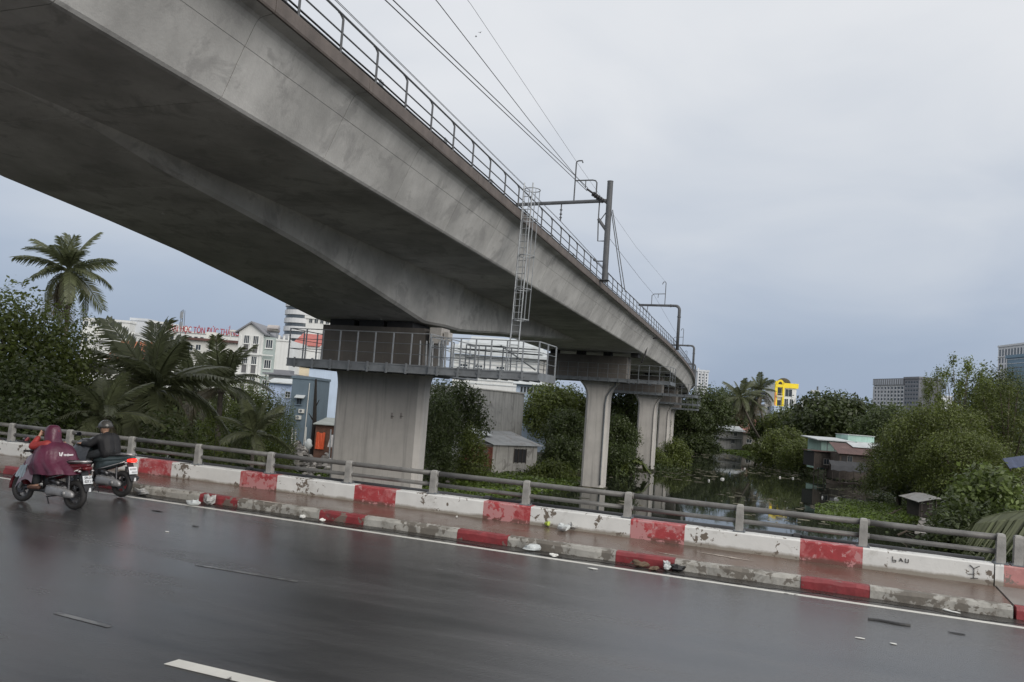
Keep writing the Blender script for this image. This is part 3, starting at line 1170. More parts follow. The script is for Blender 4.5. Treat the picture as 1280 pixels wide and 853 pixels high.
# ---- catenary masts
def mast_one():
    y = 52.0
    x = -13.05
    r = thing('catenary_mast', 'tall straight overhead line mast with crossbeam, nearest on the deck', 'mast', (x, y, 17.0))
    b = MB()
    b.tube([(x, y, 16.9), (x - .05, y, 23.9)], .2, 14)
    b.tube([(x - .05, y, 23.9), (x - .05, y, 23.93)], .215, 14)
    b.box((x, y, 17.03), (.6, .6, .05))
    b.build('pole', HANDR, r, smooth=False, world=True)
    b = MB()
    b.tube([(x - .2, y - .05, 22.55), (-19.9, y, 22.42)], .13, 12)
    b.build('crossbeam', HANDR, r, world=True)
    b = MB()
    b.tube([(-15.62, y, 22.5), (-15.62, y, 25.3), (-15.58, y, 25.42), (-15.45, y, 25.46), (-15.2, y, 25.46), (-15.15, y, 25.3)], .05, 7)
    b.tube([(-15.62, y, 24.05), (-14.35, y, 24.05), (-14.15, y, 24.0), (-14.05, y, 23.85), (-14.05, y, 23.1)], .05, 7)
    b.tube([(-14.85, y, 24.05), (-14.85, y, 23.5)], .035, 6)
    b.build('insulator_bracket', HANDR, r, world=True)
    b = MB()
    for k in range(5):
        b.tube([(-14.25 + k * .17, y - .12, 23.05 - k * .12), (-14.15 + k * .17, y - .12, 22.98 - k * .12)], .17, 8)
    b.tube([(-14.7, y - .1, 23.4), (-13.2, y - .1, 22.35)], .07, 8)
    b.build('strain_insulator', BLACKP, r, world=True)
    b = MB()
    b.tube([(x - .72, y, 22.5), (x - .72, y, 21.2), (x - .66, y, 19.75), (x - .1, y, 19.75)], .045, 6)
    b.tube([(x - .72, y, 21.3), (x - .05, y, 20.4)], .11, 8)
    b.tube([(x - .1, y, 21.9), (x - .72, y, 21.0)], .035, 6)
    b.tube([(x - .75, y, 18.35), (x - .05, y, 18.35)], .045, 6)
    b.ball((x - .8, y, 18.45), .11, 8, 6)
    b.build('anchor_frame', HANDR, r, world=True)
    b = MB()
    b.tube([(-16.5, y, 22.4), (-16.5, y, 21.2)], .045, 6)
    for z in (21.95, 21.65, 21.4):
        b.tube([(-16.5, y, z), (-16.5, y, z + .06)], .1, 8)
    b.build('hanging_insulator', HANDR, r, world=True)
    # slanting stay behind the mast
    b = MB()
    b.tube([(x + .06, y + .3, 22.0), (x + .12, y + 5.2, 17.1)], .035, 6)
    b.tube([(x + .16, y + .3, 22.0), (x + .32, y + 5.2, 17.1)], .035, 6)
    b.build('stay_wire', GALV, r, world=True)


mast_one()


def mast_bent(y, xo, xi, za, lab):
    r = thing('catenary_mast', lab, 'mast', (xo, y, 17 + zdrop(y)), group='bent overhead line masts')
    z0 = 17.0 + zdrop(y)
    b = MB()
    R = .55
    pts = [(xo, y, z0 - .1), (xo, y, za - R)]
    for a in np.linspace(0, PI / 2, 6)[1:]:
        pts.append((xo - R + R * math.cos(a), y, za - R + R * math.sin(a)))
    pts.append((xi, y, za))
    b.tube(pts, [.2] * 2 + [.19] * 4 + [.17, .15], 12)
    b.tube([(xo, y, za - 1.5), (xo, y, za - 1.4)], .26, 12)
    b.tube([(xo - 1.1, y, za), (xo - 1.2, y, za)], .22, 12)
    b.build('bent_pole', HANDR, r, smooth=True, world=True)
    b = MB()
    xb = xo - (xo - xi) * .36
    b.tube([(xb, y, za), (xb, y, za + 3.0), (xb - .1, y, za + 3.15), (xb - .35, y, za + 3.1), (xb - .45, y, za + 2.8)], .055, 6)
    b.tube([(xb, y, za + 1.55), (xb - 1.5, y, za + 1.5), (xb - 1.75, y, za + 1.3), (xb - 1.75, y, za)], .05, 6)
    b.tube([(xb - .9, y, za + 1.5), (xb - .95, y, za + 1.0)], .04, 6)
    b.tube([(xb - 2.2, y, za), (xb - 2.3, y, za - .9)], .05, 6)
    b.build('insulator_bracket', HANDR, r, world=True)


mast_bent(103, -15.6, -21.0, 22.65, 'second overhead line mast, bent over like a walking stick')
mast_bent(149, -19.45, -25.3, 21.75, 'third overhead line mast, smaller and bent, by the end of the curve')
mast_bent(192, -24.5, -30.5, 21.3, 'farthest overhead line mast, thin post at the end of the curve')

# ---- overhead wires
def wire(pts, r, lab, grp='overhead line wires'):
    b = MB()
    b.tube(pts, r, 5)
    tag(b.build('overhead_wire', WIREM), lab, 'wire', grp)


def Wp(y, u, z):
    return (DX(y) - u, y, z)


wire([Wp(8, 1.35, 20.0), Wp(22.3, 1.5, 21.42), Wp(37, 1.4, 22.45), Wp(52, 1.25, 23.5)], .022, 'heavy paired feeder wire, upper of the close pair rising to the nearest mast')
wire([Wp(8, 1.45, 19.85), Wp(22.3, 1.6, 21.27), Wp(37, 1.5, 22.32), Wp(52, 1.3, 23.3)], .022, 'heavy paired feeder wire, lower of the close pair rising to the nearest mast')
wire([Wp(12, 1.2, 22.3), Wp(25.5, 1.2, 22.85), Wp(38, 1.3, 23.0), Wp(52, 1.35, 23.45)], .018, 'single dark wire running just above the close pair to the nearest mast')
wire([Wp(12, 2.2, 25.2), Wp(31, 2.2, 25.75), Wp(52, 2.2, 25.4), Wp(78, 2.0, 25.1), Wp(103, 1.7, 25.75)], .010, 'thin topmost earth wire crossing over the bracket tops')
for du, dz, lab in ((0, 0, 'far contact wire sloping low just above the handrail'), (.12, .16, 'second contact wire beside it low above the handrail')):
    wire([Wp(y, 2.75 + .006 * y + du, 20.63 + .010 * y + dz) for y in (10, 22, 34, 46, 52)] + [Wp(78, 3.3 + du, 21.0 + dz), Wp(103, 3.4 + du, 21.4 + dz)], .012, lab)
wire([(-13.3, 52.2, 20.4), Wp(78, 1.4, 21.9), Wp(103, 3.2, 24.1), Wp(149, 3.0, 23.0)], .015, 'wire leaving the nearest mast towards the second mast')
b = MB()
b.tube([P_(84.5, -.0, 16.5), P_(84.3, .75, 16.35), P_(84.0, 1.0, 15.6), P_(83.6, 1.12, 14.6), P_(83.2, 1.4, 13.6)], .08, 8)
tag(b.build('drain_hose', DARKM, smooth=True), 'black drain pipe curving down the girder side above the second pier', 'pipe')

# ================================================================== VEGETATION
def leaf_cards(C, Nrm, size, seed, aspect=.5, jit=.62, fold=0.0):
    """one small diamond leaf per point"""
    r = np.random.default_rng(seed)
    n = len(C)
    nn = Nrm + jit * r.standard_normal((n, 3)) + np.array([0, 0, .35])
    nn /= np.linalg.norm(nn, axis=1, keepdims=True)
    a = r.standard_normal((n, 3))
    a -= nn * (a * nn).sum(1, keepdims=True)
    a /= np.linalg.norm(a, axis=1, keepdims=True)
    b = np.cross(nn, a)
    s = (size * (.6 + .8 * r.random(n)))[:, None]
    P0 = C - a * s * .5
    P1 = C + b * s * aspect * .5 - nn * s * .06
    P2 = C + a * s * .5 - nn * s * .14
    P3 = C - b * s * aspect * .5 - nn * s * .06
    return np.stack([P0, P1, P2, P3], 1)


def crown(seed, n, leaf, nl=16, lr=(.28, .48), z0=.2, shell=.72, fill=.25, spread=.72, zr=.5, sparse=False, droop=0.0):
    """points in a many-lobed crown; horizontal radius about 1, z from z0 to 1"""
    r = np.random.default_rng(seed)
    zc = (z0 + 1) / 2
    hz_ = (1 - z0) / 2
    lob = []
    for i in range(nl):
        th = 2 * PI * (i * .618 + .1 * r.random())
        ph = math.acos(1 - 1.75 * (i + .5) / nl)
        q = spread * (.75 + .35 * r.random())
        R = lr[0] + (lr[1] - lr[0]) * r.random()
        lob.append((np.array([math.sin(ph) * math.cos(th) * q, math.sin(ph) * math.sin(th) * q, math.cos(ph) * spread * (.9 + .2 * r.random())]), R))
    if not sparse:
        lob.append((np.zeros(3), .55))
    Cs, Ns = [], []
    wts = np.array([R ** 2 for _, R in lob])
    wts /= wts.sum()
    for (c_, R), w in zip(lob, wts):
        m = max(4, int(n * w))
        d = r.standard_normal((m, 3))
        d /= np.linalg.norm(d, axis=1, keepdims=True)
        k = r.random(m)
        rad = np.where(r.random(m) < fill, R * k ** .5 * shell, R * (shell + (1.08 - shell) * k))
        # clumped surface: leaves gather on little sprays
        ph_ = 6.28 * r.random(6)
        ripple = 1 + .20 * np.sin(d[:, 0] * 7 + ph_[0]) * np.sin(d[:, 1] * 8 + ph_[1]) + .14 * np.sin(d[:, 2] * 11 + ph_[2]) * np.sin(d[:, 0] * 13 + ph_[3]) + .10 * r.standard_normal(m)
        p = c_ + d * (rad * ripple)[:, None]
        p[:, 2] -= droop * (p[:, 0] ** 2 + p[:, 1] ** 2)
        Cs.append(p)
        Ns.append(d)
    Cs = np.concatenate(Cs)
    Ns = np.concatenate(Ns)
    Cs[:, 2] = zc + Cs[:, 2] * hz_
    return Cs, Ns, lob, zc, hz_


def tree_proto(name, seed, n, leaf, lm, aspect=.5, limbs=6, trunk_r=.06, **kw):
    return dict(seed=seed, n=n, leaf=leaf, lm=lm, aspect=aspect, limbs=limbs, trunk_r=trunk_r, kw=kw, cache={})


def tree_meshes(P, q):
    """crown and trunk for height / radius ratio q, in units of the crown radius (so leaves keep their shape)"""
    q = math.exp(round(math.log(q) / .18) * .18)
    if q in P['cache']:
        return P['cache'][q]
    C, N, lob, zc, hz_ = crown(P['seed'], P['n'], P['leaf'], **P['kw'])
    C = C * np.array([1, 1, q])
    V = leaf_cards(C, N, P['leaf'], P['seed'] + 5, P['aspect'])
    me = tri_mesh('crown', V)
    me.materials.append(P['lm'])
    r = np.random.default_rng(P['seed'] + 9)
    tr = P['trunk_r']
    b = MB()
    zt = P['kw'].get('z0', .2)
    b.tube([(0, 0, -.05 * q), (.03, .02, zt * .5 * q), (-.02, .03, (zt + .1) * q), (0, 0, zc * q)], [tr * 1.25, tr, tr * .75, tr * .3], 8)
    for i in range(P['limbs']):
        c_, R = lob[i % len(lob)]
        e = np.array([c_[0], c_[1], (zc + c_[2] * hz_) * q])
        s_ = np.array([0, 0, zt * (.6 + .6 * r.random()) * q])
        mid = (s_ + e) / 2 + np.array([0, 0, .06 * q])
        b.tube([s_, mid, e], [tr * .55, tr * .35, tr * .12], 6)
    tm = bpy.data.meshes.new('trunk')
    tm.from_pydata(b.v, [], b.f)
    tm.materials.append(BARK)
    tm.polygons.foreach_set('use_smooth', [True] * len(tm.polygons))
    P['cache'][q] = (me, tm, q)
    return P['cache'][q]


PROTO = {
    'broad': tree_proto('broad', 3, 11000, .085, LF_DARK, nl=20, z0=.18),
    'broad2': tree_proto('broad2', 14, 11000, .08, LF_MID, nl=22, z0=.15, lr=(.22, .42)),
    'tall': tree_proto('tall', 23, 10000, .09, LF_DARK, nl=17, z0=.3, lr=(.24, .44), spread=.8),
    'bush': tree_proto('bush', 31, 8000, .10, LF_MID, nl=14, z0=-.05, lr=(.3, .5), trunk_r=.03),
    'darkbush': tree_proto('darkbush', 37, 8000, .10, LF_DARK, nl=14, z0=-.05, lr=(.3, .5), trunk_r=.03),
    'brightbush': tree_proto('brightbush', 41, 7000, .115, LF_BRIGHT, aspect=.6, nl=15, z0=-.05, lr=(.26, .46), trunk_r=.03),
    'feather': tree_proto('feather', 52, 26000, .045, LF_OLIVE, aspect=.4, nl=44, z0=.05, lr=(.16, .32), spread=.82, fill=.3, droop=.12),
    'feather2': tree_proto('feather2', 57, 24000, .045, LF_OLIVE, aspect=.4, nl=38, z0=.1, lr=(.16, .30), spread=.85, fill=.3, droop=.1),
    'sparse': tree_proto('sparse', 63, 9000, .055, LF_MID, nl=30, z0=.1, lr=(.10, .25), spread=.84, sparse=True, limbs=30, trunk_r=.035, fill=.6),
    'drape': tree_proto('drape', 91, 12000, .07, LF_MID, nl=26, z0=-.1, lr=(.2, .4)),
    'far': tree_proto('far', 81, 7000, .085, LF_DARK, nl=18, z0=-.1, lr=(.25, .45)),
    'cluster': tree_proto('cluster', 71, 30000, .058, LF_MID, aspect=.55, nl=38, z0=.03, lr=(.2, .36), spread=.82, shell=.84, fill=.15),
}


def tree(kind, label, x, ytop, d, wpx, cat='tree', base=None, group=None, rot=None, yz=1.0, off=0.0, name=None):
    p = at(x, ytop, d)
    gz = ground_z(p[0], p[1]) if base is None else base
    h = max(.5, p[2] - gz)
    w = wpx * d / 985.0 / 2 * 1.02
    nm = name or ('bush' if 'bush' in kind else 'tree')
    c, t, q = tree_meshes(PROTO[kind], h / w)
    r = thing(nm, label, cat, (p[0], p[1], gz), (x * 1.7 if rot is None else rot), group, (w, w * yz, h / q))
    o = bpy.data.objects.new('crown', c)
    COL.objects.link(o)
    o.parent = r
    o = bpy.data.objects.new('trunk', t)
    COL.objects.link(o)
    o.parent = r
    return r


# ---- palms
def frond_mesh(seed, droop, lift, nl=36, ll=.27, hang=.75, tw=.0, dry=False):
    r = np.random.default_rng(seed)
    def pos(t):
        return np.array([t * (1 - .18 * droop * t), tw * t * t, lift * t - droop * t * t])
    b = MB()
    ts = np.linspace(0, 1, 10)
    b.tube([pos(t) for t in ts], [.016 * (1 - .85 * t) + .003 for t in ts], 5)
    vs, fs = [], []
    for i in range(nl):
        t = .10 + .9 * (i + .5) / nl
        p = pos(t)
        tg = unit(pos(min(1, t + .02)) - pos(t - .02))
        side = unit(np.cross(np.array([0, 0, 1.]), tg))
        upv = np.cross(tg, side)
        Lf = ll * (math.sin(PI * (.12 + .80 * t)) ** .7) * (.85 + .3 * r.random())
        for s in (-1, 1):
            dr = unit(side * s * (.75 + .1 * r.random()) + tg * (.55 + .2 * r.random()) + upv * .18)
            q1 = p + dr * Lf * .5 + np.array([0, 0, -hang * Lf * .16])
            q2 = p + dr * Lf * .92 + np.array([0, 0, -hang * Lf * (.55 + .3 * r.random())])
            wv = tg * .017
            vs.append([p - wv * .5, p + wv * .5, q1 + wv, q1 - wv])
            vs.append([q1 - wv, q1 + wv, q2 + wv * .15, q2 - wv * .15])
    for q in vs:
        b.add(q, [(0, 1, 2, 3)])
    me = bpy.data.meshes.new('frond')
    me.from_pydata(b.v, [], b.f)
    me.materials.append(LF_PALMD if dry else LF_PALM)
    return me


FR = [frond_mesh(1, .35, .25), frond_mesh(2, .55, .3, tw=.08), frond_mesh(3, .80, .35, tw=-.1), frond_mesh(4, .25, .15), frond_mesh(5, .7, .1, dry=True, hang=.8)]


def palm(label, base, top, length, nf, seed, tr=.14, emin=-50, emax=80, curve=(0, 0), group=None, dry=3, steep=1.0, nuts=True):
    """coconut palm: base, top = world points of the trunk"""
    r = np.random.default_rng(seed)
    base = np.array(base, float)
    top = np.array(top, float)
    root = thing('palm_tree', label, 'palm tree', base, 0, group)
    b = MB()
    pts = []
    for t in np.linspace(0, 1, 12):
        p = base + (top - base) * t + np.array([curve[0], curve[1], 0]) * (4 * t * (1 - t))
        pts.append(p - base)
    rad = [tr * (1.25 - .5 * t) * (1 + .05 * (i % 2)) for i, t in enumerate(np.linspace(0, 1, 12))]
    b.tube(pts, rad, 9)
    b.build('trunk', PALMB, root, smooth=True)
    hd = top - base
    for i in range(nf):
        az = 2 * PI * (i * .381966 + .05 * r.random())
        f = (i + .5) / nf
        el = math.radians(emax + (emin - emax) * f ** steep + 8 * r.standard_normal())
        me = FR[4] if i >= nf - dry else FR[[3, 0, 1, 2][min(3, int(f * 4))] if r.random() < .8 else int(r.integers(0, 3))]
        o = bpy.data.objects.new('frond', me)
        COL.objects.link(o)
        o.parent = root
        o.location = tuple(hd + np.array([0, 0, .05 * length * (1 - f)]))
        o.rotation_euler = (math.radians(25 * r.standard_normal()), -el, az)
        s = length * (.85 + .25 * r.random()) * (.8 if f < .12 else 1)
        o.scale = (s, s, s)
    if nuts:
        for k in range(5):
            b = MB()
            a = 2 * PI * k / 5
            b.ball(hd + np.array([.06 * length * math.cos(a), .06 * length * math.sin(a), -.06 * length]), .035 * length, 8, 6)
            b.build('coconut', PALMB, root, smooth=True)
    return root


# tall palm at the left edge
tp = at(86, 340, 60)
palm('tall coconut palm with a ragged crown standing clear against the sky', (tp[0] - .6, tp[1] + .5, .7), tp, 3.8, 26, 11, tr=.17, emin=-62, emax=80, dry=4, curve=(.5, 0))
# low coconut palm behind the riders
tp = at(192, 490, 37)
palm('low coconut palm with long arching fronds just behind the second rider', (tp[0] + .2, tp[1] + .2, .6), tp, 4.1, 32, 6, tr=.2, emin=-55, emax=80, dry=3, steep=.8)
tp = at(276, 486, 47)
palm('dark upright coconut palm in front of the white gabled house', (tp[0] + .2, tp[1] + .2, .6), tp, 3.2, 18, 8, tr=.18, emin=-25, emax=84, dry=3)
tp = at(238, 486, 52)
palm('grey green palm between the low palm and the gabled house palm', (tp[0] - .2, tp[1] + .3, .6), tp, 3.4, 16, 19, tr=.16, emin=-30, emax=70, dry=4)
tp = at(318, 545, 34)
palm('small young palm at the rail left of the rubble heap', (tp[0], tp[1], .6), tp, 1.9, 12, 21, tr=.1, emin=-30, emax=75, dry=1, nuts=False)
tp = at(130, 522, 31)
palm('young palm low behind the railing between the two riders', (tp[0], tp[1], .6), tp, 2.2, 14, 27, tr=.12, emin=-35, emax=70, dry=1, nuts=False)
# far palms over the canal
for (tx, ty, bx, by, d, lf, sd_, lab) in ((926, 497, 962, 556, 214, 6.2, 31, 'leaning far palm, left one of the crossed pair by the canal house'),
                                        (948, 488, 968, 558, 222, 5.6, 33, 'leaning far palm, right one of the crossed pair by the canal house'),
                                        (940, 508, 950, 556, 226, 5.0, 36, 'shorter far palm standing between the crossed pair')):
    tp = at(tx, ty, d)
    bp = at(bx, by, d)
    palm(lab, (bp[0], bp[1], .7), tp, lf, 20, sd_, tr=.3, emin=-60, emax=70, dry=4, curve=(-.8, 0), nuts=False)
tp = at(1362, 672, 16)
pr = palm('near palm past the right edge, one big frond arching into view', (tp[0] + .3, tp[1] + .2, .6), (tp[0], tp[1], tp[2]), 1.6, 7, 40, tr=.14, emin=-15, emax=50, dry=0, nuts=False)
o = bpy.data.objects.new('frond', frond_mesh(9, .50, .2, nl=46, ll=.40, hang=1.9))
COL.objects.link(o)
o.parent = pr
o.location = (-.2, -.3, tp[2] - .6 + .12)
o.rotation_euler = (.05, -math.radians(20), math.radians(183))
o.scale = (2.15, 2.15, 2.15)

# banana clump between the second and third pier
ban = thing('banana_plant', 'clump of big ragged banana leaves between the second and third piers', 'plant', at(790, 560, 104) * np.array([1, 1, 0]) + np.array([0, 0, .3]))
r = np.random.default_rng(77)
for i in range(14):
    a = 2 * PI * i / 14 + r.random()
    Lb = 3.2 + 1.6 * r.random()
    el = .5 + .7 * r.random()
    b = MB()
    rings = []
    for t in np.linspace(0, 1, 9):
        R = Lb * t
        cx_, cz_ = R * math.cos(el) * (1 - .1 * t), 1.2 + R * math.sin(el) - 2.6 * t * t * (1 + .5 * r.random())
        w = .42 * math.sin(PI * min(1, .06 + .94 * t)) ** .6
        dx, dy = math.cos(a), math.sin(a)
        rings.append([(cx_ * dx - dy * w, cx_ * dy + dx * w, cz_ - .12), (cx_ * dx, cx_ * dy, cz_), (cx_ * dx + dy * w, cx_ * dy - dx * w, cz_ - .12), (cx_ * dx, cx_ * dy, cz_ - .03)])
    b.loft(rings)
    b.build('leaf', LF_MID, ban)
b = MB()
b.tube([(0, 0, -.3), (.05, 0, 1.6)], [.22, .14], 8)
b.build('stem', PALMB, ban)

# ---- broadleaf trees: kind, label, x of the crown, y of its top, distance, width in photo pixels
T = [
    ('cluster', 'bushy tree between the low palm and the white gabled house', 296, 482, 62, 84),
    ('broad', 'dark tree low under the school letters behind the palms', 228, 470, 75, 90),
    ('cluster', 'bushy green tree at the left edge, nearest the riders', 12, 372, 33, 190),
    ('cluster', 'rounded green tree right of the left edge one, below the tall palm', 88, 400, 36, 120),
    ('broad', 'dark leafy tree low behind the first rider', 40, 450, 30, 150),
    ('broad', 'dark tree outside the left edge spreading into view', -75, 360, 36, 170),
    ('cluster', 'dark bushy tree hiding the ground left of the blue grey house', 322, 484, 52, 78),
    ('cluster', 'green bushy tree against the blue grey house wall', 352, 497, 60, 48),
    ('broad', 'dark small tree behind the low coconut palm', 150, 470, 44, 90),
    ('tall', 'dark drooping tree right of the nearest pier, over the grey wall', 570, 470, 84, 84),
    ('broad', 'dark tree close to the right edge of the nearest pier', 548, 490, 76, 62),
    ('broad2', 'green tree behind the pale shed, left of the second pier', 690, 478, 128, 80),
    ('broad2', 'lighter green tree right behind the maintenance platform end', 716, 484, 134, 66),
    ('broad', 'dark tree beside the shed, just left of the second pier', 712, 512, 108, 60),
    ('tall', 'dark tree filling the gap right of the second pier', 780, 468, 128, 74),
    ('broad', 'low dark tree right of the second pier foot', 772, 520, 112, 60),
    ('broad', 'dark tree between the third and fourth piers', 812, 505, 165, 50),
    ('broad', 'tall dark tree left in the far group right of the viaduct', 880, 484, 212, 74),
    ('tall', 'dark tree hanging over the canal end right of the viaduct', 862, 500, 200, 60),
    ('broad', 'dark tree just behind the far canal house', 912, 486, 250, 60),
    ('broad2', 'rounded tree below the yellow building', 985, 510, 205, 62),
    ('broad', 'dark tree under the yellow building reaching left', 962, 520, 225, 50),
    ('broad', 'large dark rounded tree behind the mint house', 1052, 493, 176, 122),
    ('broad', 'dark tree left of the rounded one, by the small white building', 1008, 520, 190, 62),
    ('drape', 'tree drooping over the water left of the mint house', 980, 533, 158, 84),
    ('drape', 'lower tree at the water edge nearest the mint house', 1004, 548, 146, 62),
    ('broad', 'dark tree right of the mint house roof', 1112, 506, 148, 76),
    ('feather', 'big feathery olive tree, nearest mass over the right bank', 1175, 498, 84, 150),
    ('feather2', 'feathery olive tree at the right edge above the blue tarpaulin', 1262, 474, 92, 120),
    ('feather2', 'feathery olive tree leaning left over the stilt sheds', 1128, 535, 92, 100),
    ('feather', 'low feathery olive tree over the landing hut', 1205, 535, 76, 130),
    ('sparse', 'thin open tree rising above the olive trees near the glass tower', 1203, 436, 96, 96),
    ('sparse', 'thin open branches left of the tallest olive tree', 1174, 452, 100, 66),
    ('tall', 'narrow dark tree at the right edge in front of the glass block', 1266, 452, 110, 34),
    ('broad', 'dark tree behind the thin open one on the right', 1238, 462, 112, 80),
]
for k in T:
    tree(*k)
Bs = [
    ('darkbush', 'dark bush at the rail below the left trees', 20, 500, 27, 130),
    ('darkbush', 'dark bush under the low coconut palm', 215, 512, 33, 120),
    ('bush', 'green bush right of the low coconut palm', 262, 520, 38, 70),
    ('darkbush', 'dark bush beside the young palm at the rail', 300, 520, 42, 70),
    ('bush', 'leafy bush in front of the grey wall and shed', 593, 532, 80, 52),
    ('darkbush', 'dark bush at the right foot of the nearest pier', 553, 545, 74, 46),
    ('darkbush', 'dark bush left of the shed door', 640, 566, 96, 30),
    ('darkbush', 'dark bush between the shed and the second pier', 705, 545, 100, 60),
    ('bush', 'low bush at the water right of the shed', 690, 575, 92, 60),
    ('darkbush', 'dark bush right of the second pier at the water', 776, 555, 104, 56),
    ('bush', 'rounded bush on the bank right of the third pier', 842, 548, 136, 46),
    ('bush', 'bush at the water by the fourth pier', 822, 562, 128, 34),
    ('darkbush', 'dark bank bush under the far dark tree', 868, 540, 196, 60),
    ('darkbush', 'low dark bush left of the far canal house', 890, 555, 224, 30),
    ('bush', 'low bush right of the far canal house', 952, 556, 226, 46),
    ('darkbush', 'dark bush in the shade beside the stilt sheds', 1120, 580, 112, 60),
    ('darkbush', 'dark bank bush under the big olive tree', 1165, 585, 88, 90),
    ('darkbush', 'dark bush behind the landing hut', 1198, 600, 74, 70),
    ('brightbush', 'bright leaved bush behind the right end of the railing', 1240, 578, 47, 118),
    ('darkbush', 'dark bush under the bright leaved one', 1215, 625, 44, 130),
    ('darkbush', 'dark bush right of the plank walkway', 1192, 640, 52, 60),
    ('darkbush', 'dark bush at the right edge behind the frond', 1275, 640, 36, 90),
]
for k in Bs:
    tree(*k, cat='bush')

# far tree line out on the flat land, one copy after another
far = 0
r = np.random.default_rng(5)
for i, x in enumerate(np.concatenate([np.arange(-420, -40, 40), np.arange(-40, 1330, 26), np.arange(1330, 1700, 40)])):
    if 400 < x < 560:
        continue
    d = 290 + 160 * r.random()
    hy = 461 + .0743 * x
    kind = ['darkbush', 'far', 'bush'][i % 3]
    tree(kind, 'distant tree in the dark line of trees along the horizon', float(x), hy - 4 - 13 * r.random(), d, 60 + 30 * r.random(), group='distant trees along the horizon', name='tree')

# ---- canal weed: floating mats of leaves
def weed(poly, n, label, size, z=0.03, hmax=.45, m=LF_WEED, seed=1):
    r = np.random.default_rng(seed)
    poly = np.array(poly)
    lo, hi = poly.min(0), poly.max(0)
    P = np.empty((0, 2))
    while len(P) < n:
        q = lo + (hi - lo) * r.random((n * 2, 2))
        s = sdist(q[:, 0], q[:, 1], poly)
        q = q[(s + 1.6 * (np.sin(q[:, 0] * 1.1) * np.sin(q[:, 1] * .9)) * .6) < 0]
        P = np.concatenate([P, q])
    P = P[:n]
    hgt = hmax * (.35 + .65 * (.5 + .5 * np.sin(P[:, 0] * .9 + 1) * np.sin(P[:, 1] * .7))) * r.random(n)
    C = np.stack([P[:, 0], P[:, 1], z + hgt], 1)
    N = np.tile(np.array([0, 0, 1.]), (n, 1))
    V = leaf_cards(C, N, size, seed + 3, .7, jit=.55)
    me = tri_mesh('weed', V)
    o = link_mesh('floating_weed', me, m)
    tag(o, label, kind='stuff')
    return o


weed([(-60, 58), (-62, 78), (-48, 81.5), (-38, 84), (-32, 90), (-24.5, 92), (-22.4, 84), (-22.6, 74), (-25, 60), (-30, 50), (-45, 48)], 26000,
     'bright green mat of floating weed below the first two piers', .34, seed=2)
weed([(1.6, 83.5), (3.0, 92), (4.6, 98), (6.6, 100.5), (10.5, 97.5), (12.2, 92), (10.2, 83), (8.0, 78.5), (4.4, 75.5), (2.0, 78.5)], 9000,
     'low green island of weed in the canal in front of the stilt sheds', .26, seed=4, hmax=.5)
weed([(-21, 226), (-19, 236), (-8, 233), (-1, 190), (-2, 176), (-9, 196), (-15, 214)], 6000, 'ragged weed fringe along the far end of the canal', .6, seed=6, hmax=.6)

# undergrowth on the banks
def undergrowth(pts, n, label, size, seed, hmax=.9, m=LF_DARK):
    r = np.random.default_rng(seed)
    C = []
    while len(C) < n:
        c_ = pts[int(r.integers(0, len(pts)))]
        q = np.array(c_[:2]) + r.standard_normal(2) * c_[2]
        C.append((q[0], q[1], max(.02, ground_z(q[0], q[1])) + hmax * r.random() ** 1.5))
    C = np.array(C)
    V = leaf_cards(C, np.tile(np.array([0, 0, 1.]), (n, 1)), size, seed, .5)
    tag(link_mesh('undergrowth', tri_mesh('undergrowth', V), m), label, kind='stuff')


undergrowth([(-40, 92, 4), (-34, 98, 3), (-27, 106, 3), (-23, 122, 3), (-27, 140, 3), (-33, 165, 4), (-44, 88, 4)], 9000, 'dark undergrowth along the left canal bank', .45, 3)
undergrowth([(14, 62, 2.5), (14, 75, 2.5), (15, 92, 3), (14, 112, 3), (12, 132, 3), (5, 152, 3), (14, 48, 3), (13, 36, 3), (0, 185, 3)], 10000, 'dark undergrowth along the right canal bank', .35, 8)
undergrowth([(-40, 26, 5), (-30, 32, 4), (-48, 36, 5), (-36, 46, 5), (-55, 50, 6), (-28, 22, 4)], 8000, 'dark undergrowth on the land below the bridge rail', .35, 12, hmax=1.6)

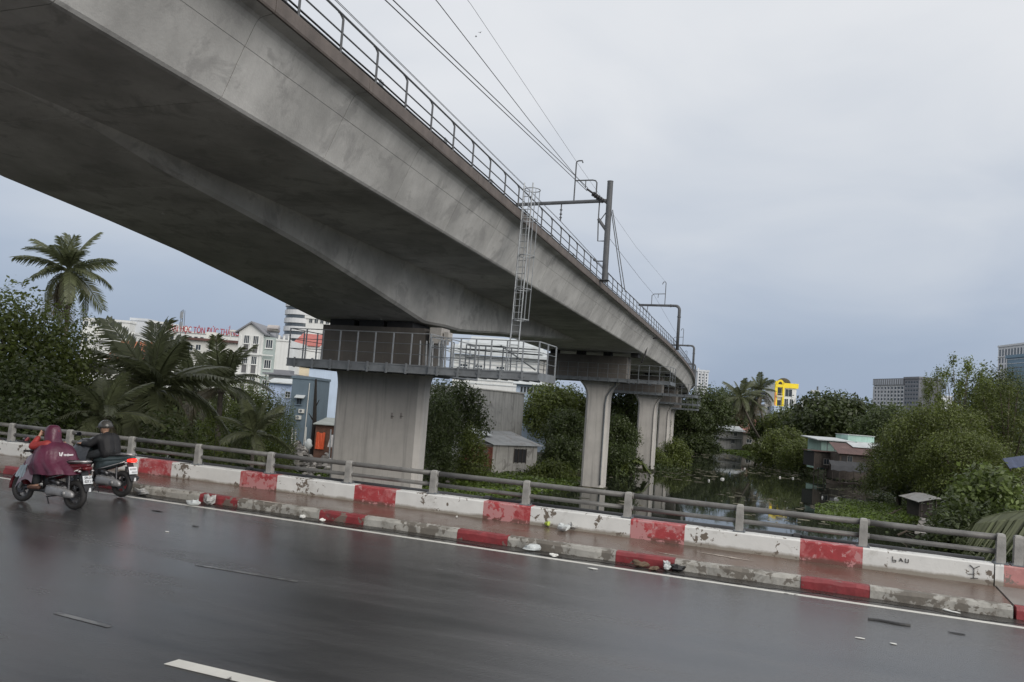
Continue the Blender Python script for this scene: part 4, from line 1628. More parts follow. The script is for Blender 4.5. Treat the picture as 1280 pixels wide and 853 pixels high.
# ================================================================== BUILDINGS
class Bld:
    """a building placed by the photo pixels of its front; local x along the facade, y away, z up from the ground"""

    def __init__(s, name, label, xl, xr, ytop, d, depth, wall, cat='building', base=.75, group=None, d2=None, roofcap=True, skew=0.0, wallname='wall', hpx=None):
        p, q = at(xl, ytop, d), at(xr, ytop, d2 or d)
        s.p, s.q, s.d, s.d2 = p, q, d, d2 or d
        s.w = float(np.hypot(q[0] - p[0], q[1] - p[1]))
        s.yaw = math.atan2(q[1] - p[1], q[0] - p[0]) + skew
        s.h = float(max(p[2], 0) - base)
        s.base = base
        s.xl, s.xr, s.depth = xl, xr, depth
        s.r = thing(name, label, cat, (p[0], p[1], base), s.yaw, group)
        if wall is not None:
            b = MB()
            b.bb(0, s.w, 0, depth, -1.2, s.h)
            s.part(b, wallname, wall)
            if roofcap:
                b = MB()
                t = max(.12, s.h * .012)
                b.bb(-t, s.w + t, -t, t, s.h - 1.5 * t, s.h + t)
                b.bb(-t, t, t, depth, s.h - 1.5 * t, s.h + t)
                b.bb(s.w - t, s.w + t, t, depth, s.h - 1.5 * t, s.h + t)
                s.part(b, 'parapet', wall)

    def part(s, b, name, m, parent=None, **k):
        return b.build(name, m, parent or s.r, **k)

    def L(s, x, y):
        """photo pixel -> local (x, z) on the facade plane (approximate)"""
        t = (x - s.xl) / (s.xr - s.xl)
        d = s.d + (s.d2 - s.d) * t
        return t * s.w, at(x, y, d)[2] - s.base

    def win(s, x0, y0, x1, y1, fm=None, m=None, bars=1, cross=0, sill=True, name='window', pane=None):
        (a, zt), (c, zb) = s.L(x0, y0), s.L(x1, y1)
        return s.winl(a, c, zb, zt, fm, bars, cross, sill, name)

    def winl(s, a, c, zb, zt, fm=None, bars=1, cross=0, sill=True, name='window', y=0.0, shut=None):
        w_, h_ = c - a, zt - zb
        t = min(.09, w_ * .08) + .01
        b = MB()
        for (p0, p1, z0, z1) in ((a - t, a, zb - t, zt + t), (c, c + t, zb - t, zt + t), (a, c, zt, zt + t), (a, c, zb - t, zb)):
            b.bb(p0, p1, y - .09, y + .02, z0, z1)
        for i in range(bars):
            xx = a + w_ * (i + 1) / (bars + 1)
            b.bb(xx - t * .35, xx + t * .35, y - .07, y + .02, zb, zt)
        for i in range(cross):
            zz = zb + h_ * (i + 1) / (cross + 1)
            b.bb(a, c, y - .065, y + .02, zz - t * .35, zz + t * .35)
        if sill:
            b.bb(a - 2 * t, c + 2 * t, y - .2, y - .091, zb - 2 * t, zb - t)
        f = s.part(b, name, fm or WHITEW)
        b = MB()
        b.bb(a, c, y - .03, y - .01, zb, zt)
        b.build('pane', shut or WINDARK, f)
        return f

    def grid(s, cols, rows, x0, x1, z0, z1, fx=.55, fz=.6, y=0.0, m=None, fm=None, name='window', bars=0):
        """many alike windows too small to pick apart: one part"""
        b, g = MB(), MB()
        dx, dz = (x1 - x0) / cols, (z1 - z0) / rows
        for i in range(cols):
            for j in range(rows):
                cx, cz = x0 + dx * (i + .5), z0 + dz * (j + .5)
                a, h_ = dx * fx / 2, dz * fz / 2
                b.bb(cx - a, cx + a, y - .06, y + .05, cz - h_, cz + h_)
                if fm:
                    e = dz * .06
                    g.bb(cx - a - e, cx + a + e, y - .22, y - .0605, cz - h_ - e, cz - h_)
        f = s.part(b, name, m or WINDARK, kind='stuff')
        if fm:
            s.part(g, 'sill', fm, kind='stuff')
        return f


GLASSD = M('facade_glass', (.07, .085, .10), .15, .35, .12, spec=.6)
GREYT = M('tower_grey_cladding', (.20, .205, .225), .7, .1, .05)
WHITET = M('tower_white_cladding', (.62, .63, .65), .75, .06, .05)
HAZEW = M('hazed_white_render', (.56, .59, .63), .8, .06, .05)  # bluish tint puts the distance haze into the wall colour

# ---------- far left: long white school building with the red roof letters
s1 = Bld('school_building', 'long white building left of the roof letters with a row of windows on top', 104, 163, 398, 262, 18, WHITEW)
for i, x in enumerate((106, 115, 122, 131, 139, 146)):
    s1.win(x, 401.5 + i * .35, x + 5, 407.5 + i * .35, bars=1, sill=False)
z = s1.h - 5.2
b = MB(); b.bb(-.3, s1.w + .2, -1.2, -.02, z, z + .35); s1.part(b, 'ledge', WHITEW)
s1.grid(7, 1, .6, s1.w - 1, z - 3.2, z - .8, .6, .8)
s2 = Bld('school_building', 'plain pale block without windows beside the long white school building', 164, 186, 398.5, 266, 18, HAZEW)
s3 = Bld('school_building', 'pale block with large dark openings left of the red roof letters', 186, 210, 402.5, 262, 18, WHITEW)
s3.win(187, 406, 193, 410, bars=1, sill=False)
s3.win(197, 408, 208, 411.5, bars=2, sill=False)
s3.win(189, 415, 207, 421, bars=3, sill=False)
s4 = Bld('school_building', 'white school wing carrying large red letters along its roof edge', 210, 300, 412.5, 262, 18, WHITEW, roofcap=False)
tm = text_mesh('ĐẠI HỌC TÔN ĐỨC THẮNG', 2.9, .12)
REDL = M('red_sign_letters', (.38, .02, .02), .5, .08, 1)
o = link_mesh('sign_letters', tm, REDL, s4.r)
o.location = (.5, -.25, s4.h - .35)
o.rotation_euler = (PI / 2, 0, 0)
tw = max(v.co.x for v in tm.vertices)
o.scale = (23.2 / tw if tw > 0 else 1, 1, 1)
b = MB(); b.bb(0, s4.w, -.12, -.02, s4.h - .7, s4.h - .45); s4.part(b, 'letter_rail', GALV)
s4.grid(9, 1, .6, 18.5, s4.h - 4.0, s4.h - 1.4, .55, .85, fm=WHITEW)
s4.grid(9, 1, .6, 18.5, s4.h - 8.0, s4.h - 5.4, .55, .85)
# lattice mast on the roof
mp_ = at(227, 412, 255)
lt = thing('radio_mast', 'slim lattice radio mast standing on the school roof', 'mast', mp_)
b = MB()
mt = at(228, 388, 255)
for sx, sy in ((-.5, -.5), (.5, -.5), (.5, .5), (-.5, .5)):
    b.tube([mp_ + np.array([sx, sy, -.5]), mp_ + np.array([sx * .6, sy * .6, mt[2] - mp_[2]])], .09, 5)
for k in range(9):
    z0, z1 = k * .72, k * .72 + .7
    b.tube([mp_ + np.array([-.5, -.5, z0]), mp_ + np.array([.5, -.5, z1])], .05, 4)
    b.tube([mp_ + np.array([-.5, -.5, z0]), mp_ + np.array([-.5, .5, z1])], .05, 4)
b.build('lattice', GALVD, lt, world=True)
b = MB(); b.box(mp_ + np.array([0, -.6, 4.6]), (.9, .5, 2.2)); b.box(mp_ + np.array([.1, -.6, 1.6]), (1.1, .4, 1.4)); b.build('antenna_panel', GALV, lt, world=True)

h1 = Bld('white_house', 'white house with a round balcony and roof dish in front of the school', 119, 168, 413, 190, 12, WHITEW)
for a in ((136, 416, 147, 423), (149, 418, 165, 424), (147, 426, 152, 432), (157, 427, 164, 431)):
    h1.win(*a, bars=1, sill=False)
b = MB(); zz = h1.L(130, 424)[1]; b.bb(-.8, h1.w + .2, -1.4, -.02, zz - .5, zz + .2); h1.part(b, 'balcony', WHITEW)
b = MB(); b.ball((1.0, 0, h1.h - .6), (1.3, .5, 1.2), 14, 8); h1.part(b, 'satellite_dish', OFFW, smooth=True)
h2 = Bld('tiled_roof_house', 'house with a steep orange tiled roof behind the low palm', 138, 176, 446, 120, 8, OFFW, roofcap=False)
b = MB()
zr = h2.h
for k in range(8):
    f0, f1 = k / 8, (k + 1) / 8 + .03
    b.loft([[(-.5, -.5 + 4.4 * f0, zr - .3 + 3.0 * f0 + .05), (-.5, -.5 + 4.4 * f1, zr - .3 + 3.0 * f1), (-.5, -.5 + 4.4 * f1, zr - .42 + 3.0 * f1), (-.5, -.5 + 4.4 * f0, zr - .36 + 3.0 * f0)],
            [(h2.w + .4, -.5 + 4.4 * f0, zr - .3 + 3.0 * f0 + .05), (h2.w + .4, -.5 + 4.4 * f1, zr - .3 + 3.0 * f1), (h2.w + .4, -.5 + 4.4 * f1, zr - .42 + 3.0 * f1), (h2.w + .4, -.5 + 4.4 * f0, zr - .36 + 3.0 * f0)]])
b.prism([(-.5, zr - .35), (3.9, zr + 2.7), (8.4, zr - .35)], 'x', .05, h2.w - .05)
h2.part(b, 'roof', TILEO)
b = MB()
for k in range(3):
    b.loft([[(1 + k * 1.6, -.6, zr + .0), (1.15 + k * 1.6, -.6, zr + .05), (1.15 + k * 1.6, 3.9, zr + 3.0), (1 + k * 1.6, 3.9, zr + 2.95)]], cap=False)
    b.tube([(1 + k * 1.6, -.5, zr - .2), (1 + k * 1.6, 3.9, zr + 2.85)], .09, 6)
h2.part(b, 'ridge_tile', TILEO)
h3 = Bld('low_house', 'grey house with a brown roof edge under the school letters', 232, 300, 424, 150, 9, OFFW)
b = MB(); b.bb(-.4, h3.w + .3, -.7, -.16, h3.h - .1, h3.h + .35); h3.part(b, 'roof_edge', TINR)
for x in (236, 246, 262, 274):
    h3.win(x, 431, x + 6, 438, bars=1)
b = MB(); b.bb(3, 5, 2, 3.5, h3.h, h3.h + 1.8); b.bb(7.6, 10.5, 1.5, 4.5, h3.h + 2.2, h3.h + 2.5)
for px_ in (7.8, 10.2): b.bb(px_, px_ + .15, 1.6, 1.75, h3.h, h3.h + 2.2)
h3.part(b, 'roof_shelter', OFFW)
tp = at(287, 424, 151)

# ---------- white four storey house with a gable
g1 = Bld('gabled_house', 'white four storey house with a gable and a shiny water tank on the roof', 299, 330, 415, 128, 11, WHITEW, roofcap=False)
b = MB()
b.prism([(-.5, g1.h - .25), (g1.w / 2, g1.h + 1.55), (g1.w + .5, g1.h - .25), (g1.w + .5, g1.h - .02), (g1.w / 2, g1.h + 1.85), (-.5, g1.h - .02)], 'y', -.55, 10)
g1.part(b, 'roof', GREYT)
b = MB()
b.prism([(0, g1.h), (g1.w / 2, g1.h + 1.6), (g1.w, g1.h)], 'y', 0, 9.5)
g1.part(b, 'gable', WHITEW)
SHUT = M('grey_louvre_shutter', (.12, .12, .125), .6, .1, 1.0)
for fl in range(4):
    zt = g1.L(306, 419.5 + fl * 25.5)[1]
    for (xa, xb) in ((.95, 1.75), (2.45, 3.25)):
        g1.winl(xa, xb, zt - 1.25, zt, bars=2, cross=0)
        g1.winl(xa, xb, zt - 2.75, zt - 1.42, bars=0, sill=False, shut=SHUT, name='shuttered_window')
for i, z_ in enumerate((g1.h - 3.55, g1.h - 6.85, g1.h - 10.1)):
    b = MB(); b.bb(-.25, g1.w + 1.9, -.45, -.21, z_, z_ + .16); g1.part(b, 'floor_band', WHITEW)
for x_ in (0.15, 2.0, g1.w - .3):
    b = MB(); b.bb(x_, x_ + .22, -.17, 0, 0, g1.h - .5); g1.part(b, 'pilaster', WHITEW)
b = MB(); b.bb(g1.w + .005, g1.w + 1.9, .35, 10.5, 0, g1.h - .5); g1.part(b, 'side_bay', SAGE)
for fl in range(4):
    zt = g1.h - .95 - fl * 3.3
    g1.winl(g1.w + .45, g1.w + 1.45, zt - 1.3, zt, bars=2, y=.35)
b = MB(); b.bb(g1.w + 1.91, g1.w + 4.3, .7, 11, 0, g1.h - .75); b.bb(g1.w + 1.9, g1.w + 4.4, .55, .68, g1.h - .95, g1.h - .65); g1.part(b, 'side_wall', WHITEW)
b = MB()
for x_ in (g1.w + 2.1, g1.w + 2.9, g1.w + 3.7):
    b.bb(x_, x_ + .25, 1, 1.3, g1.h - .75, g1.h + .0)
g1.part(b, 'roof_post', WHITEW)
tk = thing('water_tank', 'shiny steel water tank on legs on the gabled house roof', 'water tank', tuple(WM[g1.r.name] @ Vector((g1.w + .9, 2.0, g1.h - .5))), g1.yaw)
b = MB(); b.tube([(-1.0, 0, 1.55), (-.92, 0, 1.55), (.92, 0, 1.55), (1.0, 0, 1.55)], [.3, .62, .62, .3], 16); b.build('tank', M('polished_steel', (.5, .46, .44), .25, .2, 1, metal=.8), tk, smooth=False)
b = MB()
for sx in (-.7, .7):
    for sy in (-.4, .4):
        b.tube([(sx, sy, 0), (sx, sy, 1.1)], .05, 5)
b.box((0, 0, .95), (1.7, 1.0, .08)); b.build('stand', GALVD, tk)

# ---------- round white tower block far behind the gabled house
tcn = at(377, 430, 420)
rt = thing('round_tower', 'far white tower block with rounded corner and dark window bands', 'building', (tcn[0], tcn[1], .75))
ztop = at(372, 379, 420)[2] - .75
R_ = 10.0
def ringc(rad, z):
    return [(rad * math.cos(a), rad * math.sin(a), z) for a in np.linspace(0, 2 * PI, 32, endpoint=False)]
b = MB(); b.loft([ringc(R_ - .5, 0), ringc(R_ - .5, ztop - 1)]); b.build('window_band', GLASSD, rt)
z = ztop
while z > 2:
    b = MB(); b.loft([ringc(R_, z - 2.5), ringc(R_, z)]); b.build('balcony_band', WHITET, rt)
    z -= 4.35
b = MB(); b.bb(R_ * .55, R_ + 9, -4, 12, 0, ztop - 6); wl = b.build('wall', CREAM, rt)
b = MB()
for i in range(3):
    for j in range(14):
        b.bb(R_ + .5 + i * 2.7, R_ + 2.1 + i * 2.7, -4.1, -3.95, ztop - 10 - j * 4.3, ztop - 7.6 - j * 4.3)
b.build('window', WINDARK, wl, kind='stuff')
# houses glimpsed over and through the platform
k1 = Bld('white_house', 'white roof top house over the left end of the platform rail', 383, 418, 396, 230, 8, WHITEW)
for x in (387, 394, 401, 408): k1.win(x, 399 + (x - 387) * .07, x + 4, 404 + (x - 387) * .07, sill=False)
k2 = Bld('red_roof_house', 'house with a pinkish red tin roof seen through the platform rail', 357, 399, 430, 150, 7, WHITEW, roofcap=False)
b = MB(); b.prism([(-.4, k2.h - .1), (7.2, k2.h + 2.6), (7.2, k2.h + 2.75), (-.4, k2.h + .05)], 'x', 1.2, k2.w + .3); k2.part(b, 'roof', M('faded_red_tin', (.42, .13, .11), .7, .15, .6))
k3 = Bld('cream_house', 'cream house wall under the left end of the platform', 362, 388, 457, 135, 8, CREAM)
k4 = Bld('pale_blue_house', 'tall blank pale blue wall left of the nearest pier', 387, 434, 459, 125, 9, PALEB)
b = MB(); b.bb(-.25, k4.w, -.35, -.13, k4.h - .05, k4.h + .3); k4.part(b, 'roof_edge', OFFW)
k5 = Bld('awning_house', 'small white house with a dark flat roof and a wall sign', 336, 366, 468, 108, 7, OFFW, roofcap=False)
b = MB(); b.bb(-.5, k5.w + .8, -1.3, 7.2, k5.h, k5.h + .22); k5.part(b, 'roof', GREYT)
b = MB(); b.bb(.9, 2.3, -.05, -.01, k5.h - .95, k5.h - .45); k5.part(b, 'sign', GREYT)
b = MB(); b.bb(.3, k5.w * .8, 1, 3, k5.h + .22, k5.h + .75); k5.part(b, 'roof_box', GREYT)
k6 = Bld('pale_blue_house', 'small pale blue house with white roof edge and one white window', 336, 367, 478, 98, 6, M('light_blue_paint', (.50, .60, .80), .75, .06, .5), roofcap=False)
b = MB(); b.prism([(-.6, k6.h - .05), (2.5, k6.h + .5), (2.5, k6.h + .62), (-.6, k6.h + .07)], 'x', -.1, k6.w + .02); k6.part(b, 'roof', TINW)
k6.win(358.5, 490, 364, 497, bars=1, cross=1)
k7 = Bld('blue_grey_house', 'tall narrow blue grey house with air conditioners on its wall', 366, 393, 471, 92, 8, BLUEG)
k7.win(374, 498, 380, 506, fm=BLUEG, bars=1)
b = MB(); xx, zz = k7.L(373.5, 495); b.prism([(-.75, zz - .25), (-.02, zz + .05), (-.02, zz + .12), (-.75, zz - .18)], 'x', xx - .1, xx + 1.0); k7.part(b, 'awning', TINW)
for (x, y) in ((378, 511), (375, 519)):
    xx, zz = k7.L(x, y)
    ac = MB(); ac.bb(xx, xx + .62, -.33, -.01, zz - .5, zz - .05)
    o = k7.part(ac, 'air_conditioner', OFFW)
    b = MB(); b.tube([(xx + .25, -.335, zz - .28), (xx + .25, -.33, zz - .28)], .17, 12); b.build('fan_grille', GALVD, o)
b = MB(); xx, zz = k7.L(388, 480); b.tube([(xx, -.06, k7.h - .6), (xx - .05, -.06, .5)], .05, 6); k7.part(b, 'drain_pipe', OFFW)
# black pole, orange shack, fence stakes, rubble
pb_, pt_ = at(391, 560, 84), at(395, 474, 84)
t = thing('dead_tree', 'tall black bare trunk standing right of the blue grey house', 'trunk', (pb_[0], pb_[1], .5))
b = MB(); b.tube([(pb_[0], pb_[1], .2), at(393, 530, 84), at(394, 500, 84), pt_], [.3, .24, .17, .1], 8)
b.tube([at(393, 528, 84), at(386, 517, 84.3)], [.1, .04], 6); b.tube([at(394, 510, 84), at(399, 500, 83.8)], [.08, .03], 6); b.build('trunk', M('charred_bark', (.02, .017, .015), .9, .3, 4, bump=.5), t, world=True)
k8 = Bld('orange_shack', 'brick shack with a bright orange tarpaulin front by the rubble', 395, 424, 530, 82, 5, M('sooty_brick', (.13, .07, .05), .9, .35, 1.5, bump=.4, bscale=6), roofcap=False, cat='shack')
b = MB(); b.prism([(-.5, k8.h - .05), (5.2, k8.h + .5), (5.2, k8.h + .58), (-.5, k8.h + .03)], 'x', -.2, k8.w + .3); k8.part(b, 'roof', M('grey_green_tin', (.27, .29, .27), .6, .2, .8))
b = MB(); (xa, za), (xb, zb) = k8.L(397, 541), k8.L(408, 562)
n = 10
b.loft([[(x, -.12 - .07 * math.sin(i * 1.9), za + .1 * math.sin(i)), (x, -.25 - .1 * math.sin(i * 2.3), max(.1, zb)), (x, -.2, max(.1, zb)), (x, -.08, za)] for i, x in enumerate(np.linspace(xa, xb, n))]); k8.part(b, 'tarpaulin', TARPO)
b = MB(); b.bb(xb + .5, xb + 1.1, -.06, -.01, zb + .9, za); k8.part(b, 'door', WOOD)
sh = thing('hanging_sheet', 'pale cloth sheet leaning beside the orange tarpaulin', 'sheet', at(412, 560, 80))
b = MB(); A_ = at(412, 559, 80); B2 = at(416, 544, 80.4)
b.loft([[A_ + np.array([w_, .05 * math.sin(w_ * 9), 0]), B2 + np.array([w_ * .9, .06 * math.cos(w_ * 8), 0]), B2 + np.array([w_ * .9, .08, 0]), A_ + np.array([w_, .08, 0])] for w_ in np.linspace(-.25, .3, 7)])
b.build('cloth', M('pale_cloth', (.5, .48, .47), .8, .2, 2), sh, world=True)
for i, x in enumerate((365, 369, 382, 413)):
    p0, p1 = at(x, 560, 79), at(x + .7, 534 + 3 * (i % 2), 79)
    t = MB(); t.tube([(p0[0], p0[1], .3), p1], .07, 6)
    tag(t.build('fence_stake', OFFW if i != 3 else GALV), ['white stake left of the pair in front of the rubble', 'white stake right of the pair in front of the rubble', 'single white stake nearer the blue grey house corner', 'short stake beside the hanging pale sheet'][i], 'stake', 'stakes by the rubble')
def heap(poly_px, d, n, size, label, m, seed, hmax):
    r = np.random.default_rng(seed)
    b = MB()
    for i in range(n):
        x = poly_px[0] + (poly_px[1] - poly_px[0]) * r.random()
        f = 1 - abs((x - (poly_px[0] + poly_px[1]) / 2) / (poly_px[1] - poly_px[0]) * 2)
        p = at(x, 560, d + 3 * r.standard_normal())
        z = .55 + hmax * f * r.random()
        sz = size * (.4 + r.random())
        Rm = np.array(Matrix.Rotation(r.random() * 6, 3, 'Z') @ Matrix.Rotation(r.random() * 1.2, 3, 'X'))
        b.box((p[0], p[1], z), (sz, sz * (.3 + .7 * r.random()), sz * (.12 + .5 * r.random())), Rm, taper=.5 + .5 * r.random())
    tag(b.build('rubble_heap', m), label, kind='stuff')
heap((343, 398), 79, 420, .55, 'heap of dumped rubble and rubbish left of the orange shack', TRASH, 4, 2.5)
heap((398, 418), 80, 110, .5, 'small heap of rubbish in front of the orange tarpaulin', TRASH, 9, 1.7)
heap((536, 572), 80, 150, .5, 'dark heap of rubbish at the right foot of the nearest pier', M('dark_rubble', (.085, .075, .07), .9, .4, 1.5, island=.7), 14, 1.3)
for i, (x, y, lab) in enumerate(((386, 553, 'white sack leaning on the rubble heap'), (352, 556, 'pale sack low at the left end of the rubble heap'), (564, 562, 'pale cloth bundle in the dark heap right of the pier'))):
    p = at(x, y, 77)
    b = MB(); b.ball((0, 0, .3), (.38, .3, .55), 10, 7)
    b.v = [(v[0] * (1 + .25 * math.sin(v[2] * 9 + v[1] * 5)), v[1], v[2]) for v in b.v]
    o = b.build('sack', BAGW, smooth=True); o.location = (p[0], p[1], max(.5, p[2] - .5)); tag(o, lab, 'sack')

# ---------- right of the nearest pier
w1 = Bld('grey_warehouse', 'blank weathered grey warehouse wall behind the shed', 583, 656, 485, 99, 10, GREYW, roofcap=False, d2=112)
b = MB(); b.bb(-.1, w1.w + .12, -.12, 10.1, w1.h, w1.h + .14); w1.part(b, 'coping', OFFW)
b = MB()
for i in range(1, 5):
    b.bb(w1.w * i / 5 - .03, w1.w * i / 5 + .03, -.03, -.001, .2, w1.h - .1)
w1.part(b, 'wall_rib', GREYW)
w1.winl(1.6, 2.5, w1.h - 6.5, w1.h - 4.7, fm=GREYW)
sh1 = Bld('low_shed', 'low pale shed with a brick end and a grey sheet roof', 617, 685, 556, 92, 5.5, M('stained_white_render', (.42, .41, .39), .85, .15, .8, streak=((.14, .13, .12), .9), stain=((.2, .19, .18), .8, .54, .8)), roofcap=False, d2=95, cat='shed', skew=.3)
b = MB(); b.bb(-.06, -.005, .01, 5.4, -1.2, sh1.h - .1); br = sh1.part(b, 'brick_panel', M('brick_mortar', (.2, .16, .14), .9, .2, 3))
for j in range(int((sh1.h - .2) / .19)):
    for i in range(13):
        y = .03 + i * .435 - (.2 if j % 2 else 0)
        y0, y1 = max(.02, y), min(5.38, y + .41)
        if y1 - y0 < .08 or (int(sh1.h / .19) - j in (4, 5) and i in (2, 3, 5, 6)):
            continue
        b = MB(); b.bb(-.1, -.061, y0, y1, .05 + j * .19, .05 + j * .19 + .165)
        b.build('brick', BRICKM, br)
n = 26
b = MB()
yb_, zb_ = 5.7, sh1.h + 1.35
rows_ = []
for i in range(n * 2 + 1):
    x = -.35 + (sh1.w + .9) * i / (n * 2)
    o_ = .05 * (i % 2)
    rows_.append([(x, -.6, sh1.h - .02 + o_), (x + .15, yb_, zb_ + o_), (x + .15, yb_, zb_ - .03 + o_), (x, -.6, sh1.h - .05 + o_)])
b.loft(rows_); sh1.part(b, 'roof', TIN)
b = MB(); b.bb(3.4, 5.2, -.05, -.01, .6, sh1.h - .45); sh1.part(b, 'opening_shade_panel', DARKM)  # flat black panel on the wall, painted shade of an opening
b = MB()
for x in (3.3, 3.95, 4.6, 5.25): b.bb(x, x + .07, -.1, -.051, .5, sh1.h - .4)
sh1.part(b, 'opening_bars', WOOD)
b = MB(); b.prism([(-.4, sh1.h + .35), (2.2, sh1.h + .95), (2.2, sh1.h + 1.0), (-.4, sh1.h + .4)], 'x', -.5, 1.9); b.off((0, 2.9, .55)); sh1.part(b, 'pale_roof_sheet', TINW)
v1 = Bld('pale_blue_villa', 'pale blue house with a grey roof above the warehouse', 646, 690, 480, 132, 8, PALEB, roofcap=False)
b = MB(); b.prism([(-1.0, v1.h), (3.6, v1.h + 1.9), (9, v1.h + .1)], 'x', -.6, v1.w + .5); v1.part(b, 'roof', TINW)
for i in range(5): v1.winl(.7 + i * .55, 1.05 + i * .55, v1.h - 1.3, v1.h - .4, bars=0, sill=False)
v2 = Bld('white_hall', 'large white building with stepped ribbed eaves behind the side platform', 568, 676, 442, 150, 14, WHITEW, roofcap=False)
for k, (x0, z0, z1, y0) in enumerate(((-1, .0, .5, -1.6), (.5, 1.0, 1.5, -.6), (2.5, 2.0, 2.45, .6))):
    b = MB(); b.prism([(y0, v2.h + z0), (y0 + 9, v2.h + z0 + 1.9), (y0 + 9, v2.h + z1 + 1.9), (y0, v2.h + z1)], 'x', x0, v2.w + .8 - x0 * .5); v2.part(b, 'eave', TINW)
b = MB()
for i in range(7): b.bb(0, v2.w, -.1 - .02, -.001, v2.h - 1.0 - i * .75, v2.h - .8 - i * .75)
v2.part(b, 'wall_rib', TINW)
for x in (1.2, 4.0, 8.2): v2.winl(x, x + 1.5, v2.h - 3.6, v2.h - 1.9, bars=2, cross=1)
v3 = Bld('grey_house', 'grey brown house end with a slanted roof left of the second platform', 640, 684, 446, 170, 9, GREYW, roofcap=False)
b = MB(); b.prism([(-1, v3.h - .2), (8, v3.h + 1.5), (8, v3.h + 1.7), (-1, v3.h)], 'x', -.5, v3.w + 1.2); v3.part(b, 'roof', TINW)

# ---------- far right and across the canal
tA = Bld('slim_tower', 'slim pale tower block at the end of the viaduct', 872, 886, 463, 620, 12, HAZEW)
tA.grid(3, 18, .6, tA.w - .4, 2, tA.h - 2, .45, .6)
for x in (.2, tA.w * .36, tA.w * .68): 
    b = MB(); b.bb(x, x + .7, -.5, -.07, 0, tA.h + (2 if x < 1 else 0)); tA.part(b, 'pilaster', WHITET)
c1 = Bld('canal_house', 'small weathered two storey house at the far end of the canal', 899, 929, 536, 232, 7, GREYW, roofcap=False, base=.6)
b = MB(); b.prism([(-1.2, c1.h - .5), (6, c1.h + .9), (6, c1.h + 1.05), (-1.2, c1.h - .35)], 'x', -.8, c1.w + .5); c1.part(b, 'roof', TINW)
b = MB(); b.prism([(-1.4, c1.h * .5), (-.02, c1.h * .56), (-.02, c1.h * .6), (-1.4, c1.h * .54)], 'x', -.5, c1.w * .9); c1.part(b, 'awning', TIN)
c1.win(918, 541, 921.5, 545.5, bars=1); c1.win(915, 549.5, 919, 554.5, bars=1)
c2 = Bld('canal_house', 'lower patched house right of the far canal house, behind the palms', 929, 952, 541, 236, 6, M('patched_grey', (.3, .28, .26), .85, .3, .5), roofcap=False, base=.6)
b = MB(); b.prism([(-.8, c2.h - .2), (6, c2.h + .6), (6, c2.h + .75), (-.8, c2.h - .05)], 'x', -.3, c2.w + .3); c2.part(b, 'roof', TINR)
c2.win(934, 549, 940, 554, bars=1)
c3 = Bld('pink_house', 'house with a dull pink upper wall behind the crossed palms', 926, 946, 524, 262, 6, M('dull_pink_paint', (.42, .2, .18), .8, .15, .5))
c3.win(930, 528, 935, 533, bars=1)
# yellow topped house
y1 = Bld('yellow_house', 'tall white house with bright yellow framed balconies and roof band', 969, 996, 480, 282, 11, WHITEW, roofcap=False)
H = y1.h
wy = y1.w
b = MB(); b.bb(wy * .40, wy + .5, -.5, -.02, H - 1.2, H + .5); b.bb(-.1, wy * .1, -.6, -.02, H - 9, H + 1.0); b.bb(wy * .33, wy * .41, -.8, -.01, H - 10, H + .6); y1.part(b, 'yellow_band', YELL)
b = MB()
arc = [(wy * .21 + wy * .17 * math.cos(a), H - .1 + 1.7 * math.sin(a)) for a in np.linspace(0, PI, 11)] + [(wy * .21 + wy * .10 * math.cos(a), H - .1 + 1.0 * math.sin(a)) for a in np.linspace(PI, 0, 11)]
b.prism(arc, 'y', -.8, -.3); b.bb(-.05, wy * .40, -.75, -.31, H - 1.1, H - .15); y1.part(b, 'roof_arch', YELL)
b = MB(); b.bb(-.06, .25, -.85, -.61, H - 13, H - 3); y1.part(b, 'orange_column', ORANGE)
for z_ in (H - 4.6, H - 8.9):
    b = MB(); b.bb(.3, wy * .32, -1.3, -.82, z_, z_ + .55); b.bb(.3, wy * .31, -1.3, -1.22, z_ + 1.2, z_ + 1.28); y1.part(b, 'balcony', YELL if z_ < H - 5 else CREAM)
    b = MB(); b.bb(.5, wy * .3, -.03, -.005, z_ + .6, z_ + 3.2); y1.part(b, 'recess_shade_panel', WINDARK)  # flat dark panel paints the shade of a recess behind the balcony
y1.winl(wy * .48, wy * .80, H - 4.2, H - 1.6, bars=1, sill=False)
y1.winl(wy * .47, wy * .63, H - 7.9, H - 5.1, bars=1); y1.winl(wy * .72, wy * .86, H - 7.9, H - 5.1, bars=1)
b = MB(); b.ball((wy * .52, 3, H + .3), (2.6, 2.2, 2.2), 12, 8); y1.part(b, 'roof_dome', M('dark_netting', (.07, .06, .035), .9, .3, 2))
y2 = Bld('pale_blue_annex', 'pale blue block in front of the yellow topped house', 968, 994, 508, 276, 8, PALEB)
y2.win(988, 511, 991, 515, bars=1)
y3 = Bld('low_annex', 'low grey block with open dark bays left of the yellow topped house', 957, 968, 506, 280, 8, GREYW)
y3.win(959, 508, 962, 513, bars=0, sill=False); y3.win(963.5, 508.4, 966.5, 513, bars=0, sill=False)
y4 = Bld('red_edged_house', 'house with a thin red roof edge right of the yellow topped house', 994, 1014, 506.5, 290, 8, OFFW, roofcap=False)
b = MB(); b.bb(-.3, y4.w + .3, -.6, -.02, y4.h - .6, y4.h + .2); y4.part(b, 'roof_edge', TINR)
for x in (996, 1002, 1007): y4.win(x, 511, x + 3.5, 515, bars=1, sill=False)
y5 = Bld('white_house', 'plain white house with water tanks on a roof frame', 1014, 1036, 499, 270, 9, WHITEW)
tk = thing('roof_tank', 'silver water tank on the plain white house roof frame', 'water tank', tuple(WM[y5.r.name] @ Vector((2.0, 2.0, y5.h))), y5.yaw)
